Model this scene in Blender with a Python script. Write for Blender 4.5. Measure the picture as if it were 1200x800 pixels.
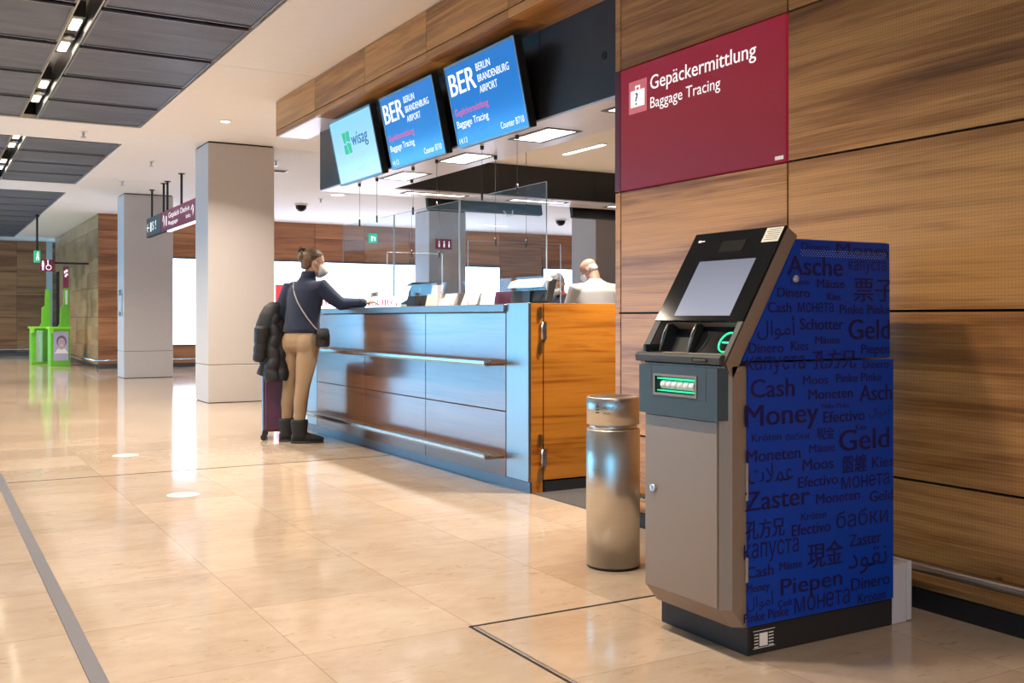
import bpy, bmesh, math, random
from mathutils import Vector, Matrix
S = bpy.context.scene
for o in list(bpy.data.objects): bpy.data.objects.remove(o)
C = S.collection
random.seed(4)
R = math.radians

# ------------------------------------------------------------------ camera, world, exposure
cam = bpy.data.cameras.new('camera'); cam.lens = 36; cam.sensor_width = 36; cam.shift_y = -0.0225; cam.clip_start = .05
co = bpy.data.objects.new('camera', cam); C.objects.link(co)
co.location = (0, 0, 1.08); co.rotation_euler = (R(90), 0, R(-30)); S.camera = co
S.view_settings.view_transform = 'Standard'; S.view_settings.look = 'None'
S.view_settings.gamma = 1; S.view_settings.use_curve_mapping = False
S.view_settings.exposure = 0.12
W = bpy.data.worlds.new('dusk_sky'); S.world = W; W.use_nodes = True
wb = W.node_tree.nodes['Background']
wb.inputs[0].default_value = (.21, .60, .97, 1); wb.inputs[1].default_value = 8.6
S.cycles.max_bounces = 8; S.cycles.diffuse_bounces = 4; S.cycles.glossy_bounces = 4; S.cycles.transparent_max_bounces = 16
S.cycles.sample_clamp_indirect = 6; S.cycles.caustics_reflective = False; S.cycles.caustics_refractive = False
E_SLOT, E_SOFFIT, E_OFFICE, E_HALL, E_BOX = 90, 38, 28, 70, 4.6
WARM = (1, .85, .68); NEUT = (1, .90, .78); COOL = (.66, .76, 1)

def area(name, loc, sx, sy, power, color, rot=(0, 0, 0), spread=128):
    l = bpy.data.lights.new(name, 'AREA'); l.shape = 'RECTANGLE'; l.size = sx; l.size_y = sy
    l.energy = power; l.color = color; l.spread = R(spread)
    o = bpy.data.objects.new(name, l); C.objects.link(o); o.location = loc; o.rotation_euler = rot
    return o

# ------------------------------------------------------------------ materials
class NT:
    def __init__(s, name):
        s.m = bpy.data.materials.new(name); s.m.use_nodes = True
        s.t = s.m.node_tree; s.t.nodes.clear()
        s.out = s.n('ShaderNodeOutputMaterial')
    def n(s, typ, **k):
        nd = s.t.nodes.new(typ)
        for a, b in k.items(): setattr(nd, a, b)
        return nd
    def l(s, a, b): s.t.links.new(a, b)
    def put(s, sock, v):
        if hasattr(v, 'links') or isinstance(v, bpy.types.NodeSocket): s.l(v, sock)
        else: sock.default_value = v
    def math(s, op, a, b=0.0, c=None, clamp=False):
        nd = s.n('ShaderNodeMath', operation=op, use_clamp=clamp)
        s.put(nd.inputs[0], a); s.put(nd.inputs[1], b)
        if c is not None: s.put(nd.inputs[2], c)
        return nd.outputs[0]
    def comb(s, x, y, z):
        nd = s.n('ShaderNodeCombineXYZ')
        for i, v in enumerate((x, y, z)): s.put(nd.inputs[i], v)
        return nd.outputs[0]
    def pos(s):
        g = s.n('ShaderNodeNewGeometry'); sp = s.n('ShaderNodeSeparateXYZ'); s.l(g.outputs['Position'], sp.inputs[0])
        return g, sp.outputs
    def noise(s, vec, scale, detail=4, rough=.55, dist=0.0):
        nd = s.n('ShaderNodeTexNoise'); s.l(vec, nd.inputs['Vector'])
        nd.inputs['Scale'].default_value = scale; nd.inputs['Detail'].default_value = detail
        nd.inputs['Roughness'].default_value = rough; nd.inputs['Distortion'].default_value = dist
        return nd.outputs[0]
    def ramp(s, fac, stops, interp='LINEAR'):
        nd = s.n('ShaderNodeValToRGB'); nd.color_ramp.interpolation = interp
        e = nd.color_ramp.elements
        while len(e) < len(stops): e.new(.5)
        for el, (p, c) in zip(e, stops):
            el.position = p; el.color = (*c, 1) if len(c) == 3 else c
        s.put(nd.inputs[0], fac); return nd.outputs[0]
    def mix(s, fac, a, b, mode='MIX'):
        nd = s.n('ShaderNodeMix', data_type='RGBA', blend_type=mode)
        s.put(nd.inputs[0], fac)
        for i, v in ((6, a), (7, b)):
            s.put(nd.inputs[i], v if not isinstance(v, tuple) else ((*v, 1) if len(v) == 3 else v))
        return nd.outputs[2]
    def bsdf(s, color, rough=.5, metal=0.0, spec=.5, bump=None, bumps=.2, emit=None, es=0.0, coat=0.0, coatr=.05, dist=.01, sheen=0.0):
        b = s.n('ShaderNodeBsdfPrincipled')
        s.put(b.inputs['Base Color'], color if not isinstance(color, tuple) else (*color, 1))
        s.put(b.inputs['Roughness'], rough); s.put(b.inputs['Metallic'], metal)
        b.inputs['Specular IOR Level'].default_value = spec
        b.inputs['Coat Weight'].default_value = coat; b.inputs['Coat Roughness'].default_value = coatr
        b.inputs['Sheen Weight'].default_value = sheen
        if emit is not None:
            s.put(b.inputs['Emission Color'], emit if not isinstance(emit, tuple) else (*emit, 1))
            s.put(b.inputs['Emission Strength'], es)
        if bump is not None:
            bp = s.n('ShaderNodeBump'); s.l(bump, bp.inputs['Height']); bp.inputs['Strength'].default_value = bumps
            bp.inputs['Distance'].default_value = dist; s.l(bp.outputs[0], b.inputs['Normal'])
        s.l(b.outputs[0], s.out.inputs[0]); return b

def flat(name, color, rough=.5, metal=0.0, spec=.5, emit=None, es=0.0, coat=0.0, grain=0.0, sheen=0.0):
    t = NT(name)
    c = color
    g, p = t.pos()
    n = t.noise(g.outputs['Position'], 9, 3)
    c = t.mix(t.math('MULTIPLY', n, .22), color, tuple(x * .72 for x in color))
    bump = t.noise(g.outputs['Position'], grain, 2) if grain else None
    t.bsdf(c, rough, metal, spec, bump, .15, emit, es, coat, dist=.003, sheen=sheen)
    return t.m

def glow(name, color, strength):
    t = NT(name); t.bsdf(tuple(min(1, c) * .3 for c in color), .4, emit=color, es=strength); return t.m

def wood(name, light, mid, dark, along='y', across='z', rough=.32, perf=False, coat=.0, freq=1.0, contrast=1.0, stave=0.0):
    t = NT(name); g, p = t.pos()
    ax = {'x': p[0], 'y': p[1], 'z': p[2]}
    s = ax[along]; c = ax[across]
    rnd = t.math('MULTIPLY', g.outputs['Random Per Island'], 37.0)
    s2 = t.math('ADD', s, rnd); c2 = t.math('ADD', c, t.math('MULTIPLY', rnd, 1.7))
    if stave:
        sid = t.n('ShaderNodeTexWhiteNoise', noise_dimensions='2D')
        row = t.math('FLOOR', t.math('DIVIDE', c, stave))
        col = t.math('FLOOR', t.math('ADD', t.math('DIVIDE', s, stave * 2.4), t.math('MULTIPLY', row, .5)))
        t.l(t.comb(row, col, 0), sid.inputs[0])
        c2 = t.math('ADD', c2, t.math('MULTIPLY', sid.outputs[0], 9.0))
    v1 = t.comb(t.math('MULTIPLY', s2, .30 * freq), t.math('MULTIPLY', c2, 4.4 * freq), 0)
    a = t.noise(v1, 1.5, 5, .58, .9)
    v2 = t.comb(t.math('MULTIPLY', s2, .8), t.math('MULTIPLY', c2, 30), 0)
    b = t.noise(v2, 1.4, 4, .6, .5)
    v3 = t.comb(t.math('MULTIPLY', s2, 6.0), t.math('MULTIPLY', c2, 260), 0)
    d = t.noise(v3, 1.0, 2, .5)
    f = t.math('ADD', t.math('MULTIPLY', a, .75 * contrast), t.math('MULTIPLY', b, .44))
    f = t.math('ADD', f, t.math('MULTIPLY', d, .10))
    f = t.math('ADD', f, .5 - .375 * contrast - .22 - .05)
    f = t.math('ADD', f, t.math('MULTIPLY', t.math('SUBTRACT', g.outputs['Random Per Island'], .5), .14))
    if stave: f = t.math('ADD', f, t.math('MULTIPLY', t.math('SUBTRACT', sid.outputs[0], .5), .22))
    col = t.ramp(f, [(.24, dark), (.42, mid), (.56, light), (.70, tuple(min(1, x * 1.18) for x in light)), (.86, mid)])
    if perf:
        k = .0128
        u = t.math('SUBTRACT', t.math('FRACT', t.math('DIVIDE', s, k)), .5)
        w = t.math('SUBTRACT', t.math('FRACT', t.math('DIVIDE', c, k)), .5)
        r2 = t.math('ADD', t.math('MULTIPLY', u, u), t.math('MULTIPLY', w, w))
        dot = t.math('LESS_THAN', r2, .024)
        col = t.mix(t.math('MULTIPLY', dot, .5), col, (.02, .012, .008))
    b_ = t.bsdf(col, rough, spec=.4, bump=b, bumps=.04, coat=coat, coatr=.14, dist=.003)
    if coat > .9: b_.inputs['Coat IOR'].default_value = 1.75
    return t.m

WD = ((.52, .262, .088), (.32, .140, .043), (.115, .046, .016))
M = {}
M['wall_wood'] = wood('oiled_walnut_perforated', *WD, perf=True)
M['wood'] = wood('oiled_walnut_panel', *WD)
M['wood_x'] = wood('oiled_walnut_back_wall', (.42, .185, .080), (.27, .105, .046), (.115, .044, .022), along='x', freq=.6)
M['wood_soffit'] = wood('oiled_walnut_soffit', *WD, across='x')
M['counter_wood'] = wood('lacquered_walnut', (.150, .062, .022), (.085, .034, .013), (.034, .015, .008), rough=.34, coat=1.0, freq=.8)
M['gate_wood'] = wood('golden_walnut', (.43, .150, .017), (.27, .076, .009), (.085, .021, .005), along='x', rough=.25, coat=.3, freq=1.1, contrast=1.35)
M['tile_wood'] = wood('walnut_block_cladding', (.42, .255, .12), (.30, .17, .075), (.18, .10, .045), stave=.30, contrast=.7)
M['black'] = flat('matt_black', (.012, .012, .014), .55)
M['gap'] = flat('shadow_gap', (.008, .007, .007), .8)
M['white'] = flat('white_plaster', (.91, .88, .85), .7)
M['column'] = flat('grey_column_render', (.54, .50, .48), .6, grain=60)
M['steel'] = flat('brushed_steel', (.62, .62, .63), .28, 1.0)
M['rail_steel'] = flat('polished_rail_steel', (.50, .48, .46), .24, 1.0)
M['dark_fascia'] = flat('black_gloss_fascia', (.018, .018, .021), .30)
M['dark_metal'] = flat('anthracite_metal', (.045, .045, .05), .42, .6)
M['plinth'] = flat('blue_grey_plinth_steel', (.16, .17, .19), .3, .9)
M['soffit'] = flat('satin_soffit_sheet', (.80, .79, .86), .28, .25)
M['lens'] = glow('lamp_lens', (1, .90, .70), 5)
M['lens_soft'] = glow('lamp_diffuser', (1, .97, .92), 4)
M['spot'] = glow('spot_lamp', (1, .95, .85), 16)
M['text_white'] = glow('lit_white_lettering', (1, .98, .96), .85)
M['maroon'] = None

def make_floor():
    t = NT('jura_limestone'); g, p = t.pos(); k = .613
    u = t.math('DIVIDE', t.math('SUBTRACT', p[0], 1.068), k); v = t.math('DIVIDE', t.math('SUBTRACT', p[1], 3.18), k)
    wn = t.n('ShaderNodeTexWhiteNoise', noise_dimensions='2D')
    t.l(t.comb(t.math('FLOOR', u), t.math('FLOOR', v), 0), wn.inputs[0])
    off = t.math('MULTIPLY', wn.outputs[0], 20)
    vec = t.comb(t.math('ADD', p[0], off), t.math('MULTIPLY', p[1], 1.6), off)
    n1 = t.noise(vec, 1.7, 5, .6, .4); n2 = t.noise(vec, 9, 5, .65, .3)
    base = t.ramp(t.math('ADD', t.math('MULTIPLY', n1, .6), t.math('MULTIPLY', n2, .4)),
                  [(.30, (.385, .288, .208)), (.5, (.455, .356, .268)), (.72, (.51, .42, .325))])
    tone = t.math('ADD', .90, t.math('MULTIPLY', wn.outputs[0], .15))
    base = t.mix(1.0, base, t.comb(tone, tone, tone), 'MULTIPLY')
    vf = t.comb(t.math('MULTIPLY', t.math('ADD', p[0], off), .8), t.math('MULTIPLY', p[1], 2.6), 0)
    fo = t.noise(vf, 13, 3, .55, 1.6)
    fos = t.ramp(fo, [(.60, (0, 0, 0)), (.67, (1, 1, 1))])
    msk = t.ramp(t.noise(vec, 2.2, 2), [(.44, (0, 0, 0)), (.58, (1, 1, 1))])
    ff = t.math('MULTIPLY', t.math('MULTIPLY', fos, msk), .55)
    base = t.mix(ff, base, (.30, .19, .11))
    du = t.math('ABSOLUTE', t.math('SUBTRACT', t.math('FRACT', t.math('ADD', u, .5)), .5))
    dv = t.math('ABSOLUTE', t.math('SUBTRACT', t.math('FRACT', t.math('ADD', v, .5)), .5))
    dm = t.math('MINIMUM', du, dv)
    gr = t.math('LESS_THAN', dm, .0040)
    base = t.mix(t.math('MULTIPLY', gr, .42), base, (.20, .13, .08))
    rough = t.math('ADD', .05, t.math('MULTIPLY', n2, .08))
    t.bsdf(base, rough, spec=.65, bump=t.noise(g.outputs['Position'], 3.5, 2), bumps=.03, dist=.02)
    return t.m
M['floor'] = make_floor()

def make_mesh_sheet():
    t = NT('expanded_metal_mesh'); g, p = t.pos()
    n = t.noise(t.comb(t.math('MULTIPLY', p[0], .5), t.math('MULTIPLY', p[1], 2.2), 0), 1.6, 4, .6, .6)
    k = .022
    a = t.math('FRACT', t.math('DIVIDE', t.math('ADD', p[0], t.math('MULTIPLY', p[1], .5)), k))
    b = t.math('FRACT', t.math('DIVIDE', t.math('SUBTRACT', p[0], t.math('MULTIPLY', p[1], .5)), k))
    hole = t.math('MULTIPLY', t.math('GREATER_THAN', a, .38), t.math('GREATER_THAN', b, .38))
    wire = t.ramp(n, [(.35, (.095, .125, .20)), (.65, (.19, .24, .36))])
    t.bsdf(t.mix(hole, wire, (.030, .037, .058)), .45, .35)
    return t.m
M['mesh'] = make_mesh_sheet()

def make_glass(name, tint=(.93, .97, 1.0), k=1.0):
    t = NT(name); tr = t.n('ShaderNodeBsdfTransparent'); tr.inputs[0].default_value = (*tint, 1)
    gl = t.n('ShaderNodeBsdfGlossy'); gl.inputs['Roughness'].default_value = .01
    fr = t.n('ShaderNodeFresnel'); gm = t.n('ShaderNodeNewGeometry')
    t.l(t.math('ADD', 1.5, t.math('MULTIPLY', gm.outputs['Backfacing'], 1 / 1.5 - 1.5)), fr.inputs[0])
    mx = t.n('ShaderNodeMixShader'); t.l(t.math('MULTIPLY', fr.outputs[0], k), mx.inputs[0])
    t.l(tr.outputs[0], mx.inputs[1]); t.l(gl.outputs[0], mx.inputs[2]); t.l(mx.outputs[0], t.out.inputs[0])
    return t.m
M['glass'] = make_glass('clear_glass', k=.45); M['window_glass'] = make_glass('window_glass', (.95, .98, 1), .5)
M['glass_edge'] = flat('polished_glass_edge', (.55, .62, .68), .2)

def brushed(name, col, along='z', rough=.25):
    t = NT(name); g, p = t.pos()
    v = t.comb(t.math('MULTIPLY', p[0], 2 if along in 'xh' else 160), t.math('MULTIPLY', p[1], 2 if along in 'yh' else 160), t.math('MULTIPLY', p[2], 2 if along == 'z' else 160))
    n = t.noise(v, 1, 3)
    c = t.mix(n, tuple(x * .82 for x in col), col)
    b = t.bsdf(c, t.math('ADD', rough - .06, t.math('MULTIPLY', n, .14)), 1.0, bump=n, bumps=.05, dist=.002)
    if along == 'h':
        tg = t.n('ShaderNodeTangent', direction_type='RADIAL', axis='Z'); t.l(tg.outputs[0], b.inputs['Tangent']); b.inputs['Anisotropic'].default_value = .8
    return t.m
M['bin_steel'] = brushed('brushed_bin_steel', (.70, .66, .60), 'h', .30)
M['post_steel'] = brushed('brushed_post_steel', (.40, .40, .40), 'z', .36)

def lit_panel(name, c0, c1, strength, axis='z', lo=0, hi=1):
    t = NT(name); g, p = t.pos(); a = {'x': p[0], 'y': p[1], 'z': p[2]}[axis]
    f = t.math('DIVIDE', t.math('SUBTRACT', a, lo), hi - lo, clamp=True)
    c = t.mix(f, c0, c1); t.bsdf((.02, .02, .02), .12, spec=.28, emit=c, es=strength); return t.m

# ------------------------------------------------------------------ mesh building
class MB:
    def __init__(s): s.b = bmesh.new()
    def _mi(s, faces, mi, smooth=False):
        for f in faces: f.material_index = mi; f.smooth = smooth
    def box(s, x0, x1, y0, y1, z0, z1, mi=0, bev=0.0, seg=2):
        x0, x1 = sorted((x0, x1)); y0, y1 = sorted((y0, y1)); z0, z1 = sorted((z0, z1))
        vs = [s.b.verts.new((x, y, z)) for z in (z0, z1) for y in (y0, y1) for x in (x0, x1)]
        q = [(0, 2, 3, 1), (4, 5, 7, 6), (0, 1, 5, 4), (2, 6, 7, 3), (0, 4, 6, 2), (1, 3, 7, 5)]
        fs = [s.b.faces.new([vs[i] for i in f]) for f in q]; s._mi(fs, mi)
        if bev: s._bev(fs, bev, seg, mi)
        return fs
    def _bev(s, fs, bev, seg, mi):
        ed = list({e for f in fs for e in f.edges})
        r = bmesh.ops.bevel(s.b, geom=ed, offset=bev, segments=seg, affect='EDGES', profile=.5)
        s._mi(r['faces'], mi)
    def prism(s, pts, axis, a, b, mi=0, bev=0.0, seg=2):
        """pts: polygon in the two other axes (cyclic order kept); extruded from a to b along axis"""
        def P(u, v, w): return {'x': (w, u, v), 'y': (u, w, v), 'z': (u, v, w)}[axis]
        A = [s.b.verts.new(P(u, v, a)) for u, v in pts]; B = [s.b.verts.new(P(u, v, b)) for u, v in pts]
        n = len(pts)
        fs = [s.b.faces.new(A), s.b.faces.new(B[::-1])]
        for i in range(n): fs.append(s.b.faces.new((A[i], B[i], B[(i + 1) % n], A[(i + 1) % n])))
        s._mi(fs, mi)
        if bev: s._bev(fs, bev, seg, mi)
        return fs
    def quad(s, pts, mi=0):
        f = s.b.faces.new([s.b.verts.new(p) for p in pts]); f.material_index = mi; return f
    def tube(s, pts, r, n=10, mi=0, cap=True, squash=None):
        pts = [Vector(p) for p in pts]; rs = r if isinstance(r, (list, tuple)) else [r] * len(pts)
        rings = []; up = Vector((0, 0, 1)); prev = None
        for i, p in enumerate(pts):
            d = (pts[min(i + 1, len(pts) - 1)] - pts[max(i - 1, 0)]).normalized()
            if prev is None:
                a = up if abs(d.z) < .9 else Vector((1, 0, 0)); x = d.cross(a).normalized()
            else: x = (prev - d * prev.dot(d)).normalized()
            y = d.cross(x); prev = x
            rings.append([s.b.verts.new(p + (x * math.cos(2 * math.pi * k / n) + y * math.sin(2 * math.pi * k / n)) * rs[i]) for k in range(n)])
        fs = []
        for a, b in zip(rings, rings[1:]):
            for k in range(n): fs.append(s.b.faces.new((a[k], a[(k + 1) % n], b[(k + 1) % n], b[k])))
        s._mi(fs, mi, True)
        if cap: s._mi([s.b.faces.new(rings[0][::-1]), s.b.faces.new(rings[-1])], mi)
    def lathe(s, prof, c, n=32, mi=0, axis='z', smooth=True):
        def P(r, t, h):
            x, y = r * math.cos(t), r * math.sin(t)
            v = {'z': (x, y, h), 'x': (h, x, y), 'y': (x, h, y)}[axis]
            return Vector(v) + Vector(c)
        rings = [[s.b.verts.new(P(max(r, 1e-4), 2 * math.pi * k / n, h)) for k in range(n)] for r, h in prof]
        fs = []
        for a, b in zip(rings, rings[1:]):
            for k in range(n): fs.append(s.b.faces.new((a[k], a[(k + 1) % n], b[(k + 1) % n], b[k])))
        s._mi(fs, mi, smooth)
        s._mi([s.b.faces.new(rings[0][::-1]), s.b.faces.new(rings[-1])], mi)
    def loft(s, rings, mi=0, closed=True, smooth=True):
        """rings: lists of points with equal counts"""
        V = [[s.b.verts.new(p) for p in r] for r in rings]; n = len(V[0]); fs = []
        for a, b in zip(V, V[1:]):
            for k in range(n): fs.append(s.b.faces.new((a[k], a[(k + 1) % n], b[(k + 1) % n], b[k])))
        s._mi(fs, mi, smooth)
        if closed: s._mi([s.b.faces.new(V[0][::-1]), s.b.faces.new(V[-1])], mi, smooth)
    def text(s, body, o, right, up, width=None, height=.1, depth=.0006, mi=0, bold=0.0, ref=.69, clip=None, fit=False):
        """lettering: left baseline point o, plane axes right/up; height = height of a capital"""
        key = (body, bold)
        if key not in TXT:
            c = bpy.data.curves.new('lettering', 'FONT'); c.body = body; c.size = 1; c.resolution_u = 3; c.offset = 0
            t = bpy.data.objects.new('lettering', c); C.objects.link(t)
            bpy.context.view_layer.update()
            m = bpy.data.meshes.new_from_object(t.evaluated_get(bpy.context.evaluated_depsgraph_get()))
            TXT[key] = ([tuple(v.co) for v in m.vertices], [tuple(p.vertices) for p in m.polygons])
            bpy.data.objects.remove(t); bpy.data.meshes.remove(m); bpy.data.curves.remove(c)
        vs, ps = TXT[key]
        x0 = min(v[0] for v in vs); x1 = max(v[0] for v in vs); y0 = min(v[1] for v in vs); y1 = max(v[1] for v in vs)
        k = height / ref; yo = 0
        if fit: k = height / (y1 - y0); yo = y0
        kx = k if width is None else width / (x1 - x0)
        o, right, up = Vector(o), Vector(right), Vector(up); nrm = right.cross(up)
        def pt(v, d):
            x = (v[0] - x0) * kx
            if clip is not None: x = min(x, clip)
            return o + right * x + up * ((v[1] - yo) * k) + nrm * d
        for q in ((0,) if not bold else (-bold, bold)):   # a heavier face: the letters laid twice, a hair apart
            A = [s.b.verts.new(pt(v, depth + abs(q) * .002 * (q > 0)) + right * (q * k * .7)) for v in vs]
            for p in ps:
                try: f = s.b.faces.new([A[i] for i in p]); f.material_index = mi
                except ValueError: pass
TXT = {}
ORG = {}

def tag(o, label=None, cat=None, group=None, kind=None):
    if label: o['label'] = label
    if cat: o['category'] = cat
    if group: o['group'] = group
    if kind: o['kind'] = kind
    return o
def thing(name, loc, label, cat, group=None):
    o = bpy.data.objects.new(name, None); C.objects.link(o); o.location = loc; o.empty_display_size = .05
    ORG[o.name] = Vector(loc); return tag(o, label, cat, group)
def mk(name, mb, mats, parent=None, label=None, recalc=True):
    """link a mesh built in world coordinates; origin at the parent's origin, or at its own base"""
    b = mb.b if isinstance(mb, MB) else mb
    if recalc: bmesh.ops.recalc_face_normals(b, faces=b.faces)
    me = bpy.data.meshes.new(name); b.to_mesh(me); b.free()
    for m in (mats if isinstance(mats, (list, tuple)) else [mats]): me.materials.append(m)
    o = bpy.data.objects.new(name, me); C.objects.link(o)
    if parent is not None: org = ORG[parent.name]; o.parent = parent
    else:
        vs = [v.co for v in me.vertices]
        org = Vector(((min(v.x for v in vs) + max(v.x for v in vs)) / 2, (min(v.y for v in vs) + max(v.y for v in vs)) / 2, min(v.z for v in vs)))
        o.location = org
    me.transform(Matrix.Translation(-org)); ORG[o.name] = org
    if label: o['label'] = label
    return o
def struct(name, mb, mats, label=None):
    o = mk(name, mb, mats); o['kind'] = 'structure'
    if label: o['label'] = label
    return o
def copy_thing(src, loc, label, group=None):
    r = src.copy(); C.objects.link(r); r.location = loc; r['label'] = label
    if group: r['group'] = group
    for ch in src.children:
        c = ch.copy(); C.objects.link(c); c.parent = r
        for g in ch.children:
            d = g.copy(); C.objects.link(d); d.parent = c
    return r
def text_mb(*a, **k):
    m = MB(); m.text(*a, **k); return m
ORD = ['first', 'second', 'third', 'fourth', 'fifth', 'sixth', 'seventh', 'eighth', 'ninth', 'tenth']

# ================================================================== THE ROOM
HC = 3.34
m = MB(); m.box(-6, 18, -4, 34, -.1, 0); struct('floor', m, M['floor'])
M['strip'] = flat('dull_strip_steel', (.13, .13, .15), .42, .7)
m = MB(); m.box(.434, .484, -4, 34, -.02, .0035); struct('trim_1', m, M['strip'], 'steel expansion strip set in the floor')
m = MB()
m.box(1.662, 1.672, -2, 3.184, -.02, .0015); m.box(1.680, 1.688, -2, 3.184, -.02, .0015, 1); m.box(1.665, 3.19, 3.174, 3.186, -.02, .0015)
m.box(.49, 3.2, 7.470, 7.482, -.02, .0015)
struct('trim_2', m, [M['gap'], M['steel']], 'dark movement joints in the floor')

# ceiling: white boards round the mesh fields
m = MB(); g = .004
ys = [-4, .82, 5.02, 9.215, 13.41, 17.6, 21.8, 26, 34]
for a, b in zip(ys, ys[1:]):
    m.box(2.262, 3.9, a + g, b - g, HC, HC + .05); m.box(3.9, 18, a + g, b - g, HC, HC + .05); m.box(-6, -.14, a + g, b - g, HC, HC + .05)
for a, b in ((-4, -3.02), (12.76, 14.03), (18.62, 19.93), (31.6, 34)): m.box(-.14, 2.262, a, b, HC, HC + .05)
m.box(-6, 18, -4, 34, 3.80, 3.9, 1)
for x in (-.15, 2.262): m.box(x, x + .012, -4, 34, HC + .051, 3.8, 1)
struct('ceiling', m, [M['white'], M['gap']])

# right wall: panels, backing, wall end
m = MB(); gp = .005
rows = [(.08, .478), (.478, 1.108), (1.108, 1.747), (1.747, 2.385), (2.385, 3.022), (3.022, HC - .01)]
for y0, y1 in ((3.192, 4.394), (4.394, 4.446), (1.992, 3.192), (.79, 1.992), (-.41, .79), (-1.61, -.41), (-2.81, -1.61), (-4, -2.81)):
    for z0, z1 in rows:
        if (y0, z0) in ((3.192, 1.747), (4.394, 1.747)): continue
        m.box(3.2, 3.222, y0 + gp, y1 - gp, z0 + gp, z1 - gp)
m.box(3.222, 4.6, -4, 4.44, 0.0, HC, 1)
struct('wall_right', m, [M['wall_wood'], M['gap']])
m = MB(); m.box(3.216, 3.30, -4, 4.43, 0, .075); struct('baseboard_right', m, M['black'])

# header over the counter
m = MB()
hy = [4.448, 5.596, 6.796, 8.0, 9.24, 10.436]
for a, b in zip(hy, hy[1:]):
    m.box(3.2, 3.22, a + .003, b - .003, 3.030, HC - .008)
    m.box(3.2, 3.22, a + .003, b - .003, 2.967, 3.022)
    if b < 9.3: m.box(3.222, 3.53, a + .002, b - .002, 2.967, 2.985, 1)
m.box(3.222, 3.53, 9.242, 10.43, 2.967, 2.985, 3)  # same wooden soffit, given a pale sheet for the daylight on it
m.box(3.22, 3.52, 4.448, 10.43, 2.986, HC, 2)
m.box(3.2, 3.52, 10.43, 10.45, 2.967, HC - .008)
struct('wall_header', m, [M['wood'], M['wood_soffit'], M['gap'], M['soffit']])

# ring canopy above the counter island: black fascias, lit soffit, inner ceiling
m = MB(); zs = 2.385
fy = [4.5, 5.45, 6.0, 7.2, 8.4, 9.2, 9.98]
ys2 = [4.448, 5.72, 7.98, 9.98]
for a, b in zip(ys2, ys2[1:]): m.box(3.512, 3.53, a + .002, b - .002, zs, 2.966)
m.box(3.512, 11.5, 9.96, 9.98, zs, HC)
xs = [4.09, 5.3, 6.5, 7.7, 8.9, 10.1, 11.5]
for a, b in zip(xs, xs[1:]): m.box(a + .002, b - .002, 9.43, 9.45, zs + .0, 2.72)
m.box(4.08, 4.10, 4.448, 9.45, zs, 2.72)
m.lathe([(.025, -.003), (.025, .0)], (3.511, 4.985, 2.64), 20, 1, axis='x')
struct('trim_3', m, [M['dark_fascia'], M['gap']], 'black fascia of the canopy over the counter')
m = MB(); m.box(3.52, 4.085, 4.448, 9.975, zs - .012, zs); m.box(4.085, 11.5, 9.44, 9.975, zs - .012, zs)
struct('trim_4', m, M['soffit'], 'satin soffit of the canopy')
m = MB(); m.box(4.1, 11.5, 4.448, 9.44, 2.715, 2.75); struct('trim_5', m, M['white'], 'low ceiling inside the canopy')
m = MB(); m.box(11.5, 11.6, 4.448, 9.98, zs, HC); struct('trim_6', m, M['dark_fascia'])

# back wall with its boards, corner wall, far wall
YB = 23.5
m = MB(); xb = [3.3, 4.5, 5.73, 6.93, 8.14, 9.4, 10.6, 11.8, 13.2, 14.5, 17.0, 18]
zr = [(.085, .478), (.478, 1.108), (1.108, 1.747), (1.747, 2.455), (2.455, 2.98), (2.98, HC)]
for a, b in zip(xb, xb[1:]):
    for z0, z1 in zr:
        if (4.4 < a < 13.1 or 14.4 < a < 16.9) and z0 < 2.4 and z0 > .4: continue
        m.box(a + .004, b - .004, YB, YB + .03, z0 + .004, z1 - .004)
m.box(3.3, 18, YB + .03, YB + .2, 0, HC, 1)
struct('wall_back', m, [M['wood_x'], M['gap']])
m = MB(); m.box(3.3, 18, YB + .01, YB + .04, 0, .08); struct('baseboard_back', m, M['plinth'])
m = MB()
yy = [YB + .0, 24.7, 25.9, 27.1, 28.3, 29.5, 30.6, 31.6]
for a, b in zip(yy, yy[1:]):
    for z0, z1 in rows:
        if a >= 30.5 and z0 < 2.3: continue
        m.box(3.3, 3.33, a + .004, b - .004, z0 + .004, min(z1, HC) - .004)
m.box(3.33, 3.5, YB + .2, 31.6, 0, HC, 1)
struct('wall_corridor', m, [M['tile_wood'], M['gap']])
m = MB(); m.box(3.306, 3.34, YB, 30.6, 0, .08); struct('baseboard_corridor', m, M['plinth'])
m = MB(); xf = [-6, -3.9, -2.7, -1.5, -.3, .9, 2.42, 3.2]
zf = [(.1, .45), (.45, 1.10), (1.10, 1.75), (1.75, 2.42), (2.42, 3.04), (3.04, HC)]
for a, b in zip(xf, xf[1:]):
    for z0, z1 in zf: m.box(a + .004, b - .004, 33.0, 33.03, z0 + .004, z1 - .004)
m.box(-6, 3.2, 33.03, 33.2, 0, HC, 1); m.box(3.2, 3.36, 32.9, 33.2, 0, HC, 2); m.box(3.36, 4.4, 33.2, 33.3, 0, HC, 0)
struct('wall_far', m, [M['wood_x'], M['gap'], M['column']])
m = MB(); m.box(-6, 3.2, 33.005, 33.05, 0, .09); struct('baseboard_far', m, M['plinth'])
m = MB(); m.box(-6, 18, -4.1, -4, 0, .12); m.box(-6, 18, -4.1, -4, 3.2, HC); m.box(-3.7, 18, -4.1, -4, .12, 3.2); struct('wall_behind', m, M['white'])
m = MB(); m.box(18, 18.1, -4, 33, 0, HC); struct('wall_east', m, M['white'])
m = MB(); m.box(-6.1, -6, -4, 12, 0, HC); m.box(-6.1, -6, 12, 34, 0, .12); m.box(-6.1, -6, 12, 34, 2.2, HC); struct('wall_left', m, M['white'])
k = 1
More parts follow.
